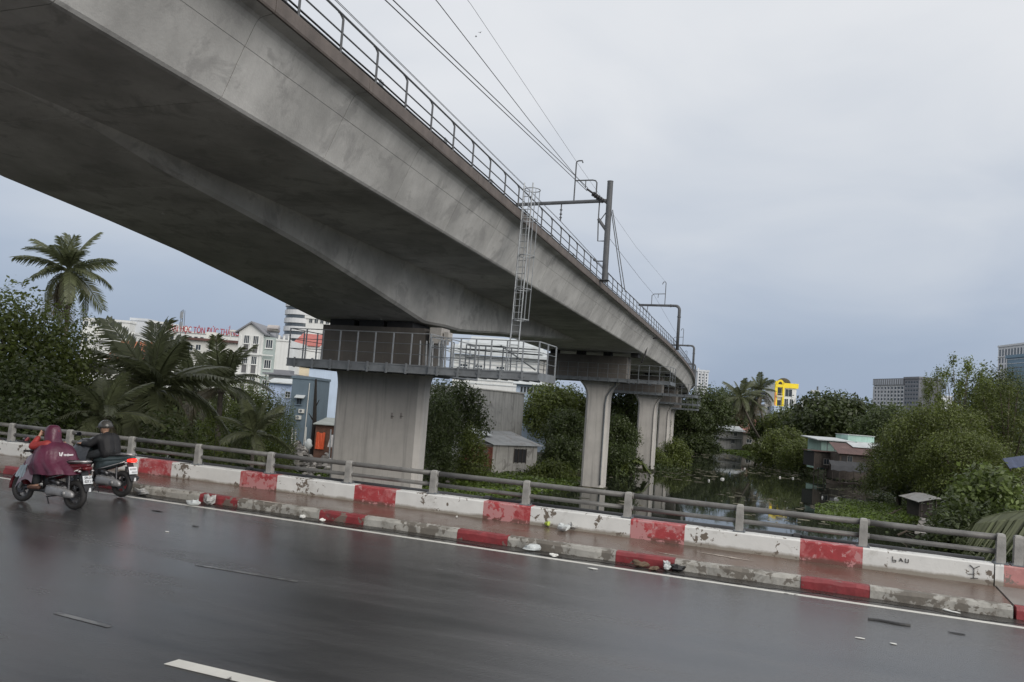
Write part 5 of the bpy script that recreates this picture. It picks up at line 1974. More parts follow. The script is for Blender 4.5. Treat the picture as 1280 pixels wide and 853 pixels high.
b = MB(); b.tube([(-1.4, 0, 2.6), (1.4, 0, 2.6)], .65, 12); b.build('tank', GALV, tk)
b = MB()
for sx in (-1.1, 1.1):
    b.tube([(sx, 0, 0), (sx, 0, 2.0)], .07, 5)
b.bb(-1.5, 1.5, -.8, .8, 1.85, 1.95); b.tube([(1.0, .6, 0), (1.0, .6, 4.6)], .3, 8); b.build('frame', GALVD, tk)
# tower blocks
tB = Bld('tower_block', 'grey and white tower block with a grid of windows on the horizon', 1093, 1131, 474, 640, 22, WHITET, roofcap=False, d2=606)
tB.grid(9, 15, .5, tB.w - .3, tB.h - 50, tB.h - 6, .58, .62)
b = MB()
for i in range(10): b.bb(i * tB.w / 9 - .25, i * tB.w / 9 + .25, -.7, -.07, 0, tB.h - 6)
tB.part(b, 'pilaster', WHITET)
b = MB(); b.bb(-.4, tB.w + .2, -.9, 22, tB.h - 5.2, tB.h); tB.part(b, 'crown_band', GREYT)
b = MB()
for i in range(14): b.bb(.4 + i * tB.w / 14, .4 + i * tB.w / 14 + .8, -1.0, -.905, tB.h - 4.8, tB.h - .6)
tB.part(b, 'crown_slit', HAZEW, kind='stuff')
tC = Bld('tower_block', 'darker grey wing on the right of the window grid tower', 1131, 1149, 472.5, 605, 20, GREYT, d2=590)
tC.grid(5, 16, .3, tC.w - .3, tC.h - 52, tC.h - 2, .6, .5, fm=HAZEW)
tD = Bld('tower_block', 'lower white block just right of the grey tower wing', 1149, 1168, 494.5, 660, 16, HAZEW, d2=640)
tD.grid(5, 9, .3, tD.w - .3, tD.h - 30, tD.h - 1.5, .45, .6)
tE = Bld('tower_block', 'white tower with tall window slots at the right edge', 1248, 1300, 433, 560, 20, WHITET, roofcap=False, d2=515)
tE.grid(13, 1, .5, tE.w - .4, tE.h - 7.5, tE.h - 2.6, .5, .95, m=GLASSD)
for j in range(5):
    tE.grid(13, 1, .5, tE.w - .4, tE.h - 12.6 - j * 5, tE.h - 8.2 - j * 5, .45, .85, m=GLASSD)
b = MB(); b.bb(-.2, tE.w, -.5, -.07, tE.h - 1, tE.h + .3); b.bb(-.2, tE.w, -.4, -.07, tE.h - 8.1, tE.h - 7.6); tE.part(b, 'cornice', WHITET)
tF = Bld('glass_block', 'blue glass block in front of the white tower at the right edge', 1259, 1300, 446, 500, 16, M('blue_glass', (.13, .21, .28), .15, .15, .1, spec=.7), d2=470)
for j in range(8):
    b = MB(); b.bb(-.1, tF.w, -.2, -.07, tF.h - 2.2 - j * 2.6, tF.h - 1.9 - j * 2.6); tF.part(b, 'mullion_band', HAZEW if j < 2 else GREYT)
b = MB(); b.bb(-.7, .3, -.3, 16, 0, tF.h + .6); b.bb(-.7, tF.w, -.35, -.25, tF.h - .2, tF.h + .7); tF.part(b, 'white_frame', WHITET)

# ---------- stilt houses on the right bank
m1 = Bld('mint_house', 'mint green house on the bank with a pale flat sheet roof', 1027, 1063, 549.5, 131, 6, MINT, roofcap=False, base=2.6, cat='house')
b = MB(); b.prism([(-1.2, m1.h - .12), (6.2, m1.h + .25), (6.2, m1.h + .4), (-1.2, m1.h + .03)], 'x', -1.2, m1.w + .25); m1.part(b, 'roof', TINW)
b = MB(); b.bb(m1.w * .45, m1.w * .47, -.04, -.005, .1, m1.h - .2); b.bb(m1.w * .2, m1.w * .22, -.04, -.005, .1, m1.h - .2); m1.part(b, 'panel_joint', GREYT)
b = MB(); b.bb(m1.w - 1.6, m1.w - .02, -.06, -.005, .1, m1.h - .3); m1.part(b, 'brown_panel', TINR)
m2 = Bld('mint_house', 'taller mint green wall behind the pale flat sheet roof', 1060, 1093, 544, 134, 5, M('bright_mint_paint', (.42, .62, .56), .7, .1, .7, streak=((.25, .38, .33), .4)), roofcap=False, base=2.6, cat='house')
b = MB(); b.bb(-.1, m2.w + .1, -.15, 5.1, m2.h, m2.h + .12); m2.part(b, 'roof', TINW)
b = MB(); b.prism([(-1.5, m2.h - 1.6), (-.02, m2.h - 1.1), (-.02, m2.h - 1.0), (-1.5, m2.h - 1.5)], 'x', 1.4, m2.w + 1.0); m2.part(b, 'awning', TINW)
st = Bld('stilt_shed', 'dark plank shed on stilts over the water below the mint house', 1018, 1064, 564, 127, 5, None, base=.0, cat='shed')
first = None
r = np.random.default_rng(8)
zfl, ztp = 2.0, st.h
nb2 = 20
for i in range(nb2):
    x0 = st.w * i / nb2
    b = MB(); b.bb(x0 + .01, x0 + st.w / nb2 - .01, -.03 * r.random(), .05, zfl - .5 * r.random(), ztp - .12 * r.random())
    st.part(b, 'plank', WOOD)
b = MB(); b.bb(.1, st.w - .1, .06, 4.9, zfl, ztp - .15); st.part(b, 'wall', DARKM)
for i in range(8):
    x0 = .15 + (st.w - .3) * i / 7
    b = MB(); b.tube([(x0, .2 + .3 * (i % 2), -1.2), (x0 + .1 * r.standard_normal(), .2, zfl)], .08, 6); st.part(b, 'stilt', WOOD)
b = MB(); b.bb(-.2, st.w + .1, -.5, 5, ztp, ztp + .08); st.part(b, 'roof', TINR)
st.winl(1.6, 2.4, zfl + .5, zfl + 1.3, fm=WOODG)
ms = Bld('maroon_roof_shed', 'shed with a faded maroon sheet roof beside the mint house', 1050, 1094, 567, 123, 5, WOOD, roofcap=False, base=1.6, cat='shed')
nn_ = 24
rows_ = []
b = MB()
for i in range(nn_ * 2 + 1):
    x = -.5 + (ms.w + .9) * i / (nn_ * 2)
    o_ = .045 * (i % 2)
    rows_.append([(x, -.6, ms.h + o_), (x + .9, 5.5, ms.h + 1.55 + o_), (x + .9, 5.5, ms.h + 1.52 + o_), (x, -.6, ms.h - .03 + o_)])
b.loft(rows_); ms.part(b, 'roof', TINR)
b = MB(); b.prism([(3.0, ms.h + .95), (5.6, ms.h + 1.62), (5.6, ms.h + 1.66), (3.0, ms.h + .99)], 'x', ms.w - 2.2, ms.w + 1.6); b.off((0, 0, .12)); ms.part(b, 'pale_roof_sheet', TINW)
ms.winl(1.2, 1.9, ms.h - 1.15, ms.h - .35, fm=WOODG)
b = MB(); b.bb(.3, 1.0, -.06, -.01, .3, ms.h - .4); ms.part(b, 'door', DARKM)
for i in range(7):
    x0 = .1 + (ms.w - .2) * i / 6
    b = MB(); b.tube([(x0, .2, -2.8), (x0, .2, .02)], .09, 6); ms.part(b, 'stilt', WOOD)
aw = Bld('black_awning', 'black tarpaulin awning sloping over the water in front of the sheds', 1041, 1082, 576, 120, 4, None, base=.0, cat='awning')
b = MB()
rows_ = []
for i, x in enumerate(np.linspace(-.3, aw.w + .2, 14)):
    e = .08 * math.sin(i * 1.7)
    rows_.append([(x - .6, -1.7, aw.h - 1.35 + e), (x - .2, -.7, aw.h - .65 + e * .5), (x, .8, aw.h + e * .3), (x, .8, aw.h - .04 + e * .3), (x - .2, -.7, aw.h - .69 + e * .5), (x - .6, -1.7, aw.h - 1.39 + e)])
b.loft(rows_); aw.part(b, 'tarpaulin', TARPD)
for i in range(6):
    x0 = -.6 + (aw.w + .3) * i / 5
    b = MB(); b.tube([(x0, -1.55, -1.0), (x0, -1.55, aw.h - 1.4)], .05, 6); aw.part(b, 'post', WOOD)
bt = thing('moored_boat', 'dark narrow wooden boat moored under the black awning', 'boat', at(1058, 602, 118) * np.array([1, 1, 0]), aw.yaw + .1)
b = MB()
rings = []
for t in np.linspace(-1, 1, 11):
    w_ = .55 * (1 - abs(t) ** 2.6) + .03
    zz = .35 * abs(t) ** 2.2
    rings.append([(t * 3.2, -w_, .35 + zz), (t * 3.2, -w_ * .6, -.1 + zz * .6), (t * 3.2, w_ * .6, -.1 + zz * .6), (t * 3.2, w_, .35 + zz), (t * 3.2, w_ * .85, .33 + zz), (t * 3.2, 0, .05 + zz * .6), (t * 3.2, -w_ * .85, .33 + zz)])
b.loft(rings); b.build('hull', WOOD, bt)
b = MB()
for x in (-1.5, 0, 1.5): b.box((x, 0, .33), (.25, .95, .04))
b.build('thwart', WOODG, bt)
# landing hut and plank walkway
hut = Bld('landing_hut', 'small dark hut with a crooked pale roof at the walkway end', 1151, 1172, 622, 70, 3, None, base=.9, cat='hut')
b = MB(); b.loft([[(-.5, -.5, hut.h - .35), (-.5, 3, hut.h - .2), (-.5, 3, hut.h - .25), (-.5, -.5, hut.h - .4)], [(hut.w * .7, -.6, hut.h + .05), (hut.w * .7, 3, hut.h + .2), (hut.w * .7, 3, hut.h + .15), (hut.w * .7, -.6, hut.h + .0)], [(hut.w + .3, -.5, hut.h + .05), (hut.w + .3, 3, hut.h + .2), (hut.w + .3, 3, hut.h + .15), (hut.w + .3, -.5, hut.h + .0)]]); hut.part(b, 'roof', M('dirty_tin', (.24, .24, .235), .6, .25, 1.2, stain=((.15, .13, .11), 1.1, .5, .7)))
b = MB(); b.bb(.2, hut.w - .1, .6, 2.8, 0, hut.h - .3); hut.part(b, 'wall', M('hut_dark_boards', (.04, .034, .03), .9, .3, 2))
b = MB()
for x in (.1, hut.w * .5, hut.w - .1): b.tube([(x, 0, -.6), (x, 0, hut.h - .2)], .06, 6)
hut.part(b, 'post', WOOD)
wk = thing('plank_walkway', 'grey plank walkway running down to the canal from the hut', 'walkway', atZ(1160, 650, .9))
A_, B_ = at(1163, 631, 68), at(1158, 657, 59)
A_[2] = 1.0; B_[2] = .75
dv = unit(B_ - A_); sv = unit(np.cross(dv, [0, 0, 1]))
Lw = np.linalg.norm(B_ - A_)
k = 0
for t in np.arange(.2, Lw, .42):
    c_ = A_ + dv * t + np.array([0, 0, .02 * r.standard_normal()])
    b = MB(); b.box(c_, (1.45 + .12 * r.random(), .34, .06), math.atan2(sv[1], sv[0]) + .03 * r.standard_normal()); b.build('plank', WOODG, wk, world=True)
for sgn in (-.6, .6):
    b = MB(); b.tube([A_ + sv * sgn - np.array([0, 0, .08]), B_ + sv * sgn - np.array([0, 0, .08])], .05, 6)
    for t in (.15, .5, .85):
        c_ = A_ + dv * Lw * t + sv * sgn
        b.tube([c_ - np.array([0, 0, 1.2]), c_], .06, 6)
    b.build('bearer', WOOD, wk, world=True)
tb = thing('tarpaulin_shelter', 'blue tarpaulin shelter roof at the right edge above the bright bush', 'shelter', at(1275, 585, 62) * np.array([1, 1, 0]) + np.array([0, 0, .7]))
b = MB(); A_, B_ = at(1259, 583, 62), at(1300, 577, 62)
b.loft([[A_ + (B_ - A_) * t + np.array([0, -.8, -.12 + .05 * math.sin(t * 17)]), A_ + (B_ - A_) * t + np.array([0, 1.6, .55]), A_ + (B_ - A_) * t + np.array([0, 1.6, .5]), A_ + (B_ - A_) * t + np.array([0, -.8, -.17 + .05 * math.sin(t * 17)])] for t in np.linspace(0, 1, 9)]); b.build('tarpaulin', TARPB, tb, world=True)
b = MB()
for t in (.1, .9):
    c_ = A_ + (B_ - A_) * t
    b.tube([(c_[0], c_[1], .5), c_], .05, 6)
b.build('post', WOOD, tb, world=True)
# driftwood on the island and at the walkway
for i, (x, y, d, ln, lab) in enumerate(((1105, 641, 76, 1.6, 'dark snag sticking out of the weed island'), (1132, 660, 66, 1.9, 'dark branch lying in the mud left of the walkway'), (1122, 668, 62, 1.2, 'smaller dark branch lying nearest the rail left of the walkway'))):
    p = at(x, y, d); p[2] = .15
    b = MB(); b.tube([p, p + np.array([ln * .5, .3, .35]), p + np.array([ln, .2, .9 if i == 0 else .3])], [.1, .08, .03], 6)
    b.tube([p + np.array([ln * .5, .3, .35]), p + np.array([ln * .7, .9, .7])], [.05, .02], 5)
    tag(b.build('dead_branch', BARK), lab, 'branch')

# ================================================================== SCOOTERS AND RIDERS
def ring_yz(x, z, hw, hh, p=2.4, n=18, dz=0.0):
    """superellipse section across the travel direction"""
    out_ = []
    for k in range(n):
        a = 2 * PI * k / n
        c_, s_ = math.cos(a), math.sin(a)
        y = hw * math.copysign(abs(c_) ** (2 / p), c_)
        zz = hh * math.copysign(abs(s_) ** (2 / p), s_)
        out_.append((x + dz * zz, y, z + zz))
    return out_


def ring_xy(x, y, z, hx, hy, n=24, p=2.2, fold=0.0, nf=7, ph=0.0, sl=0.0):
    out_ = []
    for k in range(n):
        a = 2 * PI * k / n
        c_, s_ = math.cos(a), math.sin(a)
        f = 1 + fold * math.sin(nf * a + ph) + fold * .5 * math.sin((nf * 2 + 1) * a + ph * 2)
        xx = hx * f * math.copysign(abs(c_) ** (2 / p), c_)
        yy = hy * f * math.copysign(abs(s_) ** (2 / p), s_)
        out_.append((x + xx, y + yy, z + sl * xx))
    return out_


TYRE = M('tyre_rubber', (.022, .021, .021), .65, .25, 8, bump=.2)
RIMD = M('dark_alloy', (.09, .09, .095), .35, .15, 4, metal=.7)
ENG = M('engine_alloy', (.36, .36, .37), .35, .18, 9, metal=.8)
CHROME = M('mirror_glass', (.75, .8, .85), .08, .03, 2, metal=1.0)
PLATEW = M('plate_white', (.72, .74, .76), .45, .04, 5)
PLATEK = M('plate_black', (.03, .03, .035), .5, .05, 5)
TAILR = M('tail_light_lens', (.10, .008, .01), .2, .1, 3)
TAILON = M('lit_tail_light', (.7, .02, .015), .25, .05, 3, emit=((1.0, .03, .02), 1.6))
MAROON = M('maroon_scooter_paint', (.085, .012, .018), .22, .12, 2)
DTEAL = M('dark_teal_scooter_paint', (.045, .062, .066), .22, .12, 2)
SEATM = M('black_seat_vinyl', (.018, .018, .019), .5, .2, 12, bump=.15)
SILV = M('silver_trim', (.5, .48, .48), .3, .1, 3, metal=.6)


def wheel(parent, x, R=.275, w=.05):
    hub = MB()
    hub.tube([(x, -.07, R), (x, .07, R)], .055, 12)
    wh = hub.build('wheel', RIMD, parent)
    b = MB()
    n, m = 30, 10
    v, f = [], []
    for i in range(n):
        a = 2 * PI * i / n
        for j in range(m):
            t = 2 * PI * j / m
            rr_ = R - w + w * math.cos(t) * (1.0 if math.cos(t) < 0 else .98)
            v.append((x + rr_ * math.cos(a), w * .95 * math.sin(t), R + rr_ * math.sin(a)))
    for i in range(n):
        for j in range(m):
            f.append((i * m + j, ((i + 1) % n) * m + j, ((i + 1) % n) * m + (j + 1) % m, i * m + (j + 1) % m))
    b.add(v, f)
    b.build('tyre', TYRE, wh, smooth=True)
    b = MB()
    for i in range(5):
        a = 2 * PI * i / 5 + .3
        for s in (-.14, .14):
            b.tube([(x + .05 * math.cos(a), .015, R + .05 * math.sin(a)), (x + (R - .09) * math.cos(a + s), .015, R + (R - .09) * math.sin(a + s))], .014, 6)
    k = 26
    b.loft([[(x + (R - .085 + d_[0]) * math.cos(2 * PI * i / k), d_[1], R + (R - .085 + d_[0]) * math.sin(2 * PI * i / k)) for i in range(k)] for d_ in ((-.012, -.03), (.012, -.032), (.012, .032), (-.012, .03))], cap=False)
    b.tube([(x, .045, R), (x, .05, R)], .1, 18)
    b.build('rim', RIMD, wh)
    return wh


def scooter(name_label, loc, rotz, paint, lit, letters):
    s = thing('scooter', name_label, 'scooter', loc, rotz)
    FX, RX = .68, -.66
    wheel(s, FX)
    wheel(s, RX, .275, .058)
    b = MB()
    b.loft([ring_yz(.16, .66, .09, .05), ring_yz(.06, .72, .13, .075), ring_yz(-.2, .735, .155, .085), ring_yz(-.45, .765, .145, .075), ring_yz(-.7, .80, .115, .06), ring_yz(-.9, .835, .06, .032), ring_yz(-.95, .845, .02, .012)])
    b.build('rear_body', paint, s, smooth=True)
    b = MB()
    b.loft([ring_yz(.10, .52, .07, .12, 3), ring_yz(-.02, .60, .125, .14, 3), ring_yz(-.25, .64, .15, .12, 3), ring_yz(-.5, .69, .145, .09, 3), ring_yz(-.72, .745, .11, .05, 3), ring_yz(-.82, .78, .07, .02, 3)])
    b.build('side_panel', paint, s, smooth=True)
    b = MB()
    for y_ in (-1, 1):
        b.tube([(-.05, y_ * .135, .52), (-.3, y_ * .158, .585), (-.6, y_ * .14, .68), (-.78, y_ * .1, .745)], .011, 6)
    b.build('trim_strip', SILV, s, smooth=True)
    b = MB()
    b.loft([ring_yz(.1, .80, .09, .02), ring_yz(.0, .825, .125, .035), ring_yz(-.25, .82, .135, .04), ring_yz(-.36, .845, .13, .045), ring_yz(-.6, .865, .12, .04), ring_yz(-.72, .865, .07, .02)])
    b.build('seat', SEATM, s, smooth=True)
    b = MB()
    b.tube([(-.55, .12, .875), (-.75, .115, .90), (-.9, .06, .905), (-.9, -.06, .905), (-.75, -.115, .90), (-.55, -.12, .875)], .014, 7)
    b.build('grab_rail', SILV, s, smooth=True)
    b = MB()
    b.loft([ring_xy(.50, 0, .36, .05, .15, p=3), ring_xy(.53, 0, .46, .08, .2, p=2.6), ring_xy(.50, 0, .62, .1, .215, p=2.6), ring_xy(.45, 0, .78, .1, .2, p=2.6), ring_xy(.42, 0, .88, .09, .15), ring_xy(.39, 0, .95, .06, .08)])
    b.build('front_shield', paint, s, smooth=True)
    b = MB()
    b.loft([ring_yz(.48, .31, .13, .035, 4), ring_yz(.2, .29, .15, .035, 4), ring_yz(-.08, .30, .16, .045, 4), ring_yz(-.14, .34, .15, .06, 3)])
    b.loft([ring_xy(-.04, 0, .32, .10, .13, p=3), ring_xy(-.0, 0, .5, .12, .12, p=2.6), ring_xy(.02, 0, .66, .13, .1)])
    b.build('floorboard', BLACKP, s, smooth=True)
    # front mudguard and fork
    b = MB()
    rings = []
    for a in np.linspace(math.radians(-8), math.radians(150), 10):
        R0 = .295
        rings.append([(FX + R0 * math.cos(a), -.065, .275 + R0 * math.sin(a)), (FX + (R0 + .035) * math.cos(a), -.04, .275 + (R0 + .035) * math.sin(a)), (FX + (R0 + .042) * math.cos(a), 0, .275 + (R0 + .042) * math.sin(a)), (FX + (R0 + .035) * math.cos(a), .04, .275 + (R0 + .035) * math.sin(a)), (FX + R0 * math.cos(a), .065, .275 + R0 * math.sin(a)), (FX + R0 * math.cos(a), 0, .275 + (R0 + .01) * math.sin(a))])
    b.loft(rings)
    b.build('front_mudguard', paint, s, smooth=True)
    b = MB()
    for y in (-.085, .085):
        b.tube([(FX, y, .275), (.52, y * .9, .62)], .022, 8)
    b.build('fork', ENG, s)
    # handlebar, cowl, grips, mirrors
    b = MB()
    b.loft([ring_yz(.48, .97, .06, .05), ring_yz(.46, .99, .12, .07), ring_yz(.38, 1.0, .15, .065), ring_yz(.30, 1.0, .1, .04)])
    b.build('handlebar_cowl', paint, s, smooth=True)
    b = MB()
    b.tube([(.30, -.36, 1.01), (.34, -.2, 1.0), (.36, 0, 1.0), (.34, .2, 1.0), (.30, .36, 1.01)], .016, 8)
    hb_ = b.build('handlebar', BLACKP, s)
    b = MB()
    for y in (-1, 1):
        b.tube([(.31, y * .25, 1.005), (.30, y * .37, 1.01)], .02, 10)
    b.build('grip', TYRE, hb_)
    for y in (-1, 1):
        b = MB()
        b.tube([(.36, y * .17, 1.02), (.37, y * .22, 1.16), (.36, y * .27, 1.2)], .009, 6)
        m_ = b.build('mirror', BLACKP, s)
        b = MB()
        b.loft([[(.385 - t * .03, y * .30 + .065 * (1 - .5 * t) * math.cos(a), 1.225 + .045 * (1 - .5 * t) * math.sin(a)) for a in np.linspace(0, 2 * PI, 14, endpoint=False)] for t in (1, .2, 0)][::-1])
        b.build('mirror_housing', BLACKP, m_)
        b = MB()
        b.loft([[(.352 - e, y * .30 + .058 * math.cos(a), 1.225 + .04 * math.sin(a)) for a in np.linspace(0, 2 * PI, 14, endpoint=False)] for e in (0, .002)])
        b.build('mirror_glass', CHROME, m_)
    b = MB()
    b.loft([ring_yz(.535, .99, .05, .03), ring_yz(.50, .985, .1, .05)])
    b.build('headlight', SILV, s, smooth=True)
    # engine, belt cover, muffler
    b = MB()
    b.loft([ring_yz(-.06, .31, .03, .06, 2.6), ring_yz(-.12, .32, .05, .10, 2.8), ring_yz(-.34, .33, .055, .095, 2.8), ring_yz(-.60, .30, .055, .085, 2.6), ring_yz(-.72, .285, .045, .06, 2.4), ring_yz(-.76, .28, .02, .03)])
    b.off((0, .125, 0))
    for k_ in range(5):
        b.tube([(-.14 - .1 * k_, .178, .40), (-.14 - .1 * k_, .186, .40)], .012, 6)
    b.tube([(-.56, .16, .30), (-.56, .19, .30)], .045, 12)
    b.build('belt_cover', M('cast_alloy', (.30, .30, .305), .45, .2, 9, metal=.5), s, smooth=True)
    b = MB()
    b.loft([ring_yz(-.02, .36, .1, .09, 3), ring_yz(-.2, .37, .12, .12, 3), ring_yz(-.42, .36, .1, .1, 3), ring_yz(-.5, .34, .06, .06, 3)])
    b.tube([(-.4, .13, .45), (-.3, .14, .5), (-.15, .12, .5)], .05, 8)
    b.build('engine', RIMD, s, smooth=True)
    b = MB()
    b.tube([(-.1, -.13, .26), (-.35, -.16, .28), (-.42, -.17, .30)], .03, 8)
    b.tube([(-.42, -.17, .30), (-.5, -.17, .32), (-.85, -.17, .40), (-.9, -.17, .41)], [.04, .065, .06, .03], 12)
    b.build('muffler', BLACKP, s, smooth=True)
    b = MB()
    for y in (-.12, .12):
        b.tube([(RX + .03, y, .3), (-.60, y, .62)], .022, 10)
    b.build('shock_absorber', RIMD, s)
    b = MB()
    b.tube([(-.15, .18, .2), (-.15, -.18, .2)], .012, 6)
    b.tube([(-.15, .16, .2), (-.26, .2, .08)], .012, 6)
    b.build('stand', BLACKP, s)
    # tail light, mudguard, plate
    b = MB()
    b.loft([ring_yz(-.84, .775, .10, .035), ring_yz(-.92, .78, .085, .04), ring_yz(-.945, .782, .05, .022)])
    b.build('tail_light', TAILON if lit else TAILR, s, smooth=True)
    for y in (-.14, .14):
        b = MB()
        b.ball((-.86, y, .73), (.03, .035, .022), 10, 6)
        b.build('turn_signal', SILV, s, smooth=True)
    b = MB()
    b.loft([[(-.80, -.07, .72), (-.80, .07, .72), (-.83, .07, .72), (-.83, -.07, .72)], [(-.89, -.085, .52), (-.89, .085, .52), (-.905, .085, .52), (-.905, -.085, .52)], [(-.99, -.08, .37), (-.99, .08, .37), (-1.0, .08, .37), (-1.0, -.08, .37)]])
    mg = b.build('rear_mudguard', BLACKP, s)
    b = MB()
    b.box((-1.006, 0, .40), (.012, .05, .07), taper=.6)
    b.build('reflector', PLATEW, mg)
    Rt = np.array(Matrix.Rotation(math.radians(18), 3, 'Y'))
    b = MB()
    b.box((-.925, 0, .575), (.008, .20, .15), Rt)
    pl = b.build('number_plate', PLATEW, s)
    for i, tx in enumerate(letters):
        if tx is None:
            continue
        me = text_mesh(tx, .075, .002)
        o = link_mesh('plate_letters', me, PLATEK, pl)
        wmx = max(v.co.x for v in me.vertices)
        zz = .59 if i == 0 else .523
        o.location = (-.935 - .02 * (1 if i == 0 else -1) * -.9 - (.004 if i == 0 else .004), .5 * min(.17, wmx), zz)
        o.scale = (min(1, .17 / wmx), 1, 1)
        o.rotation_euler = (PI / 2 - math.radians(18) * 0, 0, -PI / 2)
        o.location[0] = -.932 if i == 0 else -.951
    return s


S1 = scooter('maroon scooter ridden by the person in the maroon raincoat', (-13.22, 11.12, road_z(11.12, -13.22) + .003), PI, MAROON, False, ('59-U1', '027.11'))
S2 = scooter('dark teal scooter with a lit red tail light beside the kerb', (-13.76, 12.72, road_z(12.72, -13.76) + .003), PI - .03, DTEAL, True, (None, None))
# second plate: the print is too small to read in the photograph, only grey strokes show
b = MB()
for j in range(2):
    for i in range(5 - j):
        b.box((-.926 - .022 * j, -.065 + .033 * i, .60 - .062 * j), (.003, .018, .042))
b.build('plate_print', M('plate_grey', (.3, .32, .34), .6, .1, 5), [c for c in S2.children if c.name.startswith('number_plate')][0])

SKIN = M('skin', (.36, .21, .145), .55, .1, 6)
JEANS = M('dark_trousers', (.022, .026, .030), .8, .25, 9, bump=.2)
JACKET = M('black_jacket', (.012, .012, .014), .7, .25, 7, bump=.25)
PONCHO = M('maroon_raincoat', (.095, .022, .046), .36, .22, 3.5, bump=.9, bscale=5)
PONCHOF = M('mauve_raincoat_front', (.19, .135, .165), .3, .15, 2.5, bump=.8, bscale=5)
CLEARB = M('pale_blue_plastic', (.27, .33, .38), .25, .15, 4)
REDS = M('red_sleeve', (.27, .03, .028), .6, .12, 6, bump=.15)
HELM1 = M('maroon_helmet', (.16, .02, .035), .3, .1, 3)
HELM2 = M('grey_helmet', (.06, .058, .055), .16, .15, 2)
SANDAL = M('brown_sandal', (.10, .05, .035), .6, .2, 9)
SHOE = M('dark_shoe', (.02, .018, .018), .5, .2, 9)
CAPE = M('charcoal_rain_cape', (.035, .036, .04), .28, .2, 2.5, bump=.8, bscale=5)


def capsule(b, p, q, r0, r1=None, n=10):
    p, q = np.array(p, float), np.array(q, float)
    r1 = r0 if r1 is None else r1
    b.tube([p, p + (q - p) * .33, p + (q - p) * .66, q], [r0, r0 + (r1 - r0) * .33, r0 + (r1 - r0) * .66, r1], n)
    b.ball(p, r0 * .99, 10, 8)
    b.ball(q, r1 * .99, 10, 8)


def body(J, hold):
    """one continuous skin: head with face, neck, trunk, limbs, hands with five fingers"""
    b = MB()
    h = np.array(J['head'])
    b.ball(h, (.098, .077, .115), 16, 12)
    b.ball(h + (.03, 0, -.055), (.062, .055, .062), 12, 8)           # jaw
    b.ball(h + (.098, 0, -.018), (.022, .015, .026), 8, 6)            # nose
    b.ball(h + (.083, 0, -.062), (.016, .026, .010), 8, 6)            # lips
    for s in (-1, 1):
        b.ball(h + (.078, s * .033, .01), (.016, .016, .010), 8, 6)   # eyes
        b.ball(h + (-.005, s * .078, -.01), (.022, .014, .032), 8, 6)  # ears
    capsule(b, J['neck'], h + (-.02, 0, -.07), .055, .052)
    capsule(b, J['chest'], J['hip'], .13, .125)
    b.ball(np.array(J['chest']), (.11, .17, .13), 14, 10)
    b.ball(np.array(J['hip']), (.13, .165, .11), 14, 10)
    capsule(b, J['chest'], J['neck'], .10, .055)
    for s, k in ((1, 'L'), (-1, 'R')):
        sh, el, wr = (np.array(J[n_ + k]) for n_ in ('sh', 'el', 'wr'))
        capsule(b, np.array(J['chest']) + (0, 0, .06), sh, .07, .052)
        capsule(b, sh, el, .048, .036)
        capsule(b, el, wr, .036, .025)
        kn, an, to = (np.array(J[n_ + k]) for n_ in ('kn', 'an', 'to'))
        capsule(b, np.array(J['hip']) + (0, s * .09, -.02), kn, .075, .05)
        capsule(b, kn, an, .05, .034)
        capsule(b, an + (-.03, 0, -.02), to, .036, .028)
        # hand
        fw = unit(wr - el)
        if hold[k] == 'grip':
            g = np.array([.305, s * .31, 1.008])
            pc = g + np.array([-.045, 0, .03])
            capsule(b, wr, pc, .024, .026)
            b.ball(pc, (.042, .042, .02), 10, 7)
            for i in range(4):
                y = g[1] + (i - 1.5) * .021
                L_ = (.95, 1.05, 1.0, .82)[i]
                pts = [(g[0] + .033 * math.cos(a) * 1.05, y, g[2] + .033 * math.sin(a)) for a in np.linspace(math.radians(130), math.radians(130 - 190 * L_), 6)]
                b.tube(pts, [.0095, .009, .009, .0085, .008, .007], 7)
            pts = [(pc[0] + .01, g[1] - s * .045, pc[2] - .005), (g[0] - .015, g[1] - s * .055, g[2] - .02), (g[0] + .02, g[1] - s * .045, g[2] - .032)]
            b.tube(pts, [.012, .0105, .008], 7)
        else:
            up = unit(np.cross(fw, (0, 1, 0)))
            sd_ = np.cross(fw, up)
            pc = wr + fw * .06
            capsule(b, wr, pc, .024, .027)
            for i in range(4):
                o_ = sd_ * ((i - 1.5) * .019)
                L_ = (.065, .075, .07, .055)[i]
                b.tube([pc + o_, pc + o_ + fw * L_ * .5 + up * .004, pc + o_ + fw * L_ * .85 - up * .012, pc + o_ + fw * L_ * 1.05 - up * .03], [.0095, .009, .0085, .007], 7)
            b.tube([wr + fw * .03 + sd_ * .02, pc + sd_ * .045, pc + sd_ * .05 + fw * .03], [.012, .0105, .008], 7)
    return remeshed(b, .0085, 2)


def limbs_cloth(J, keys, radii, extra=None, vox=.014):
    b = MB()
    for (a, c_), (r0, r1) in zip(keys, radii):
        capsule(b, J[a] if isinstance(a, str) else a, J[c_] if isinstance(c_, str) else c_, r0, r1)
    if extra:
        extra(b)
    return remeshed(b, vox, 3)


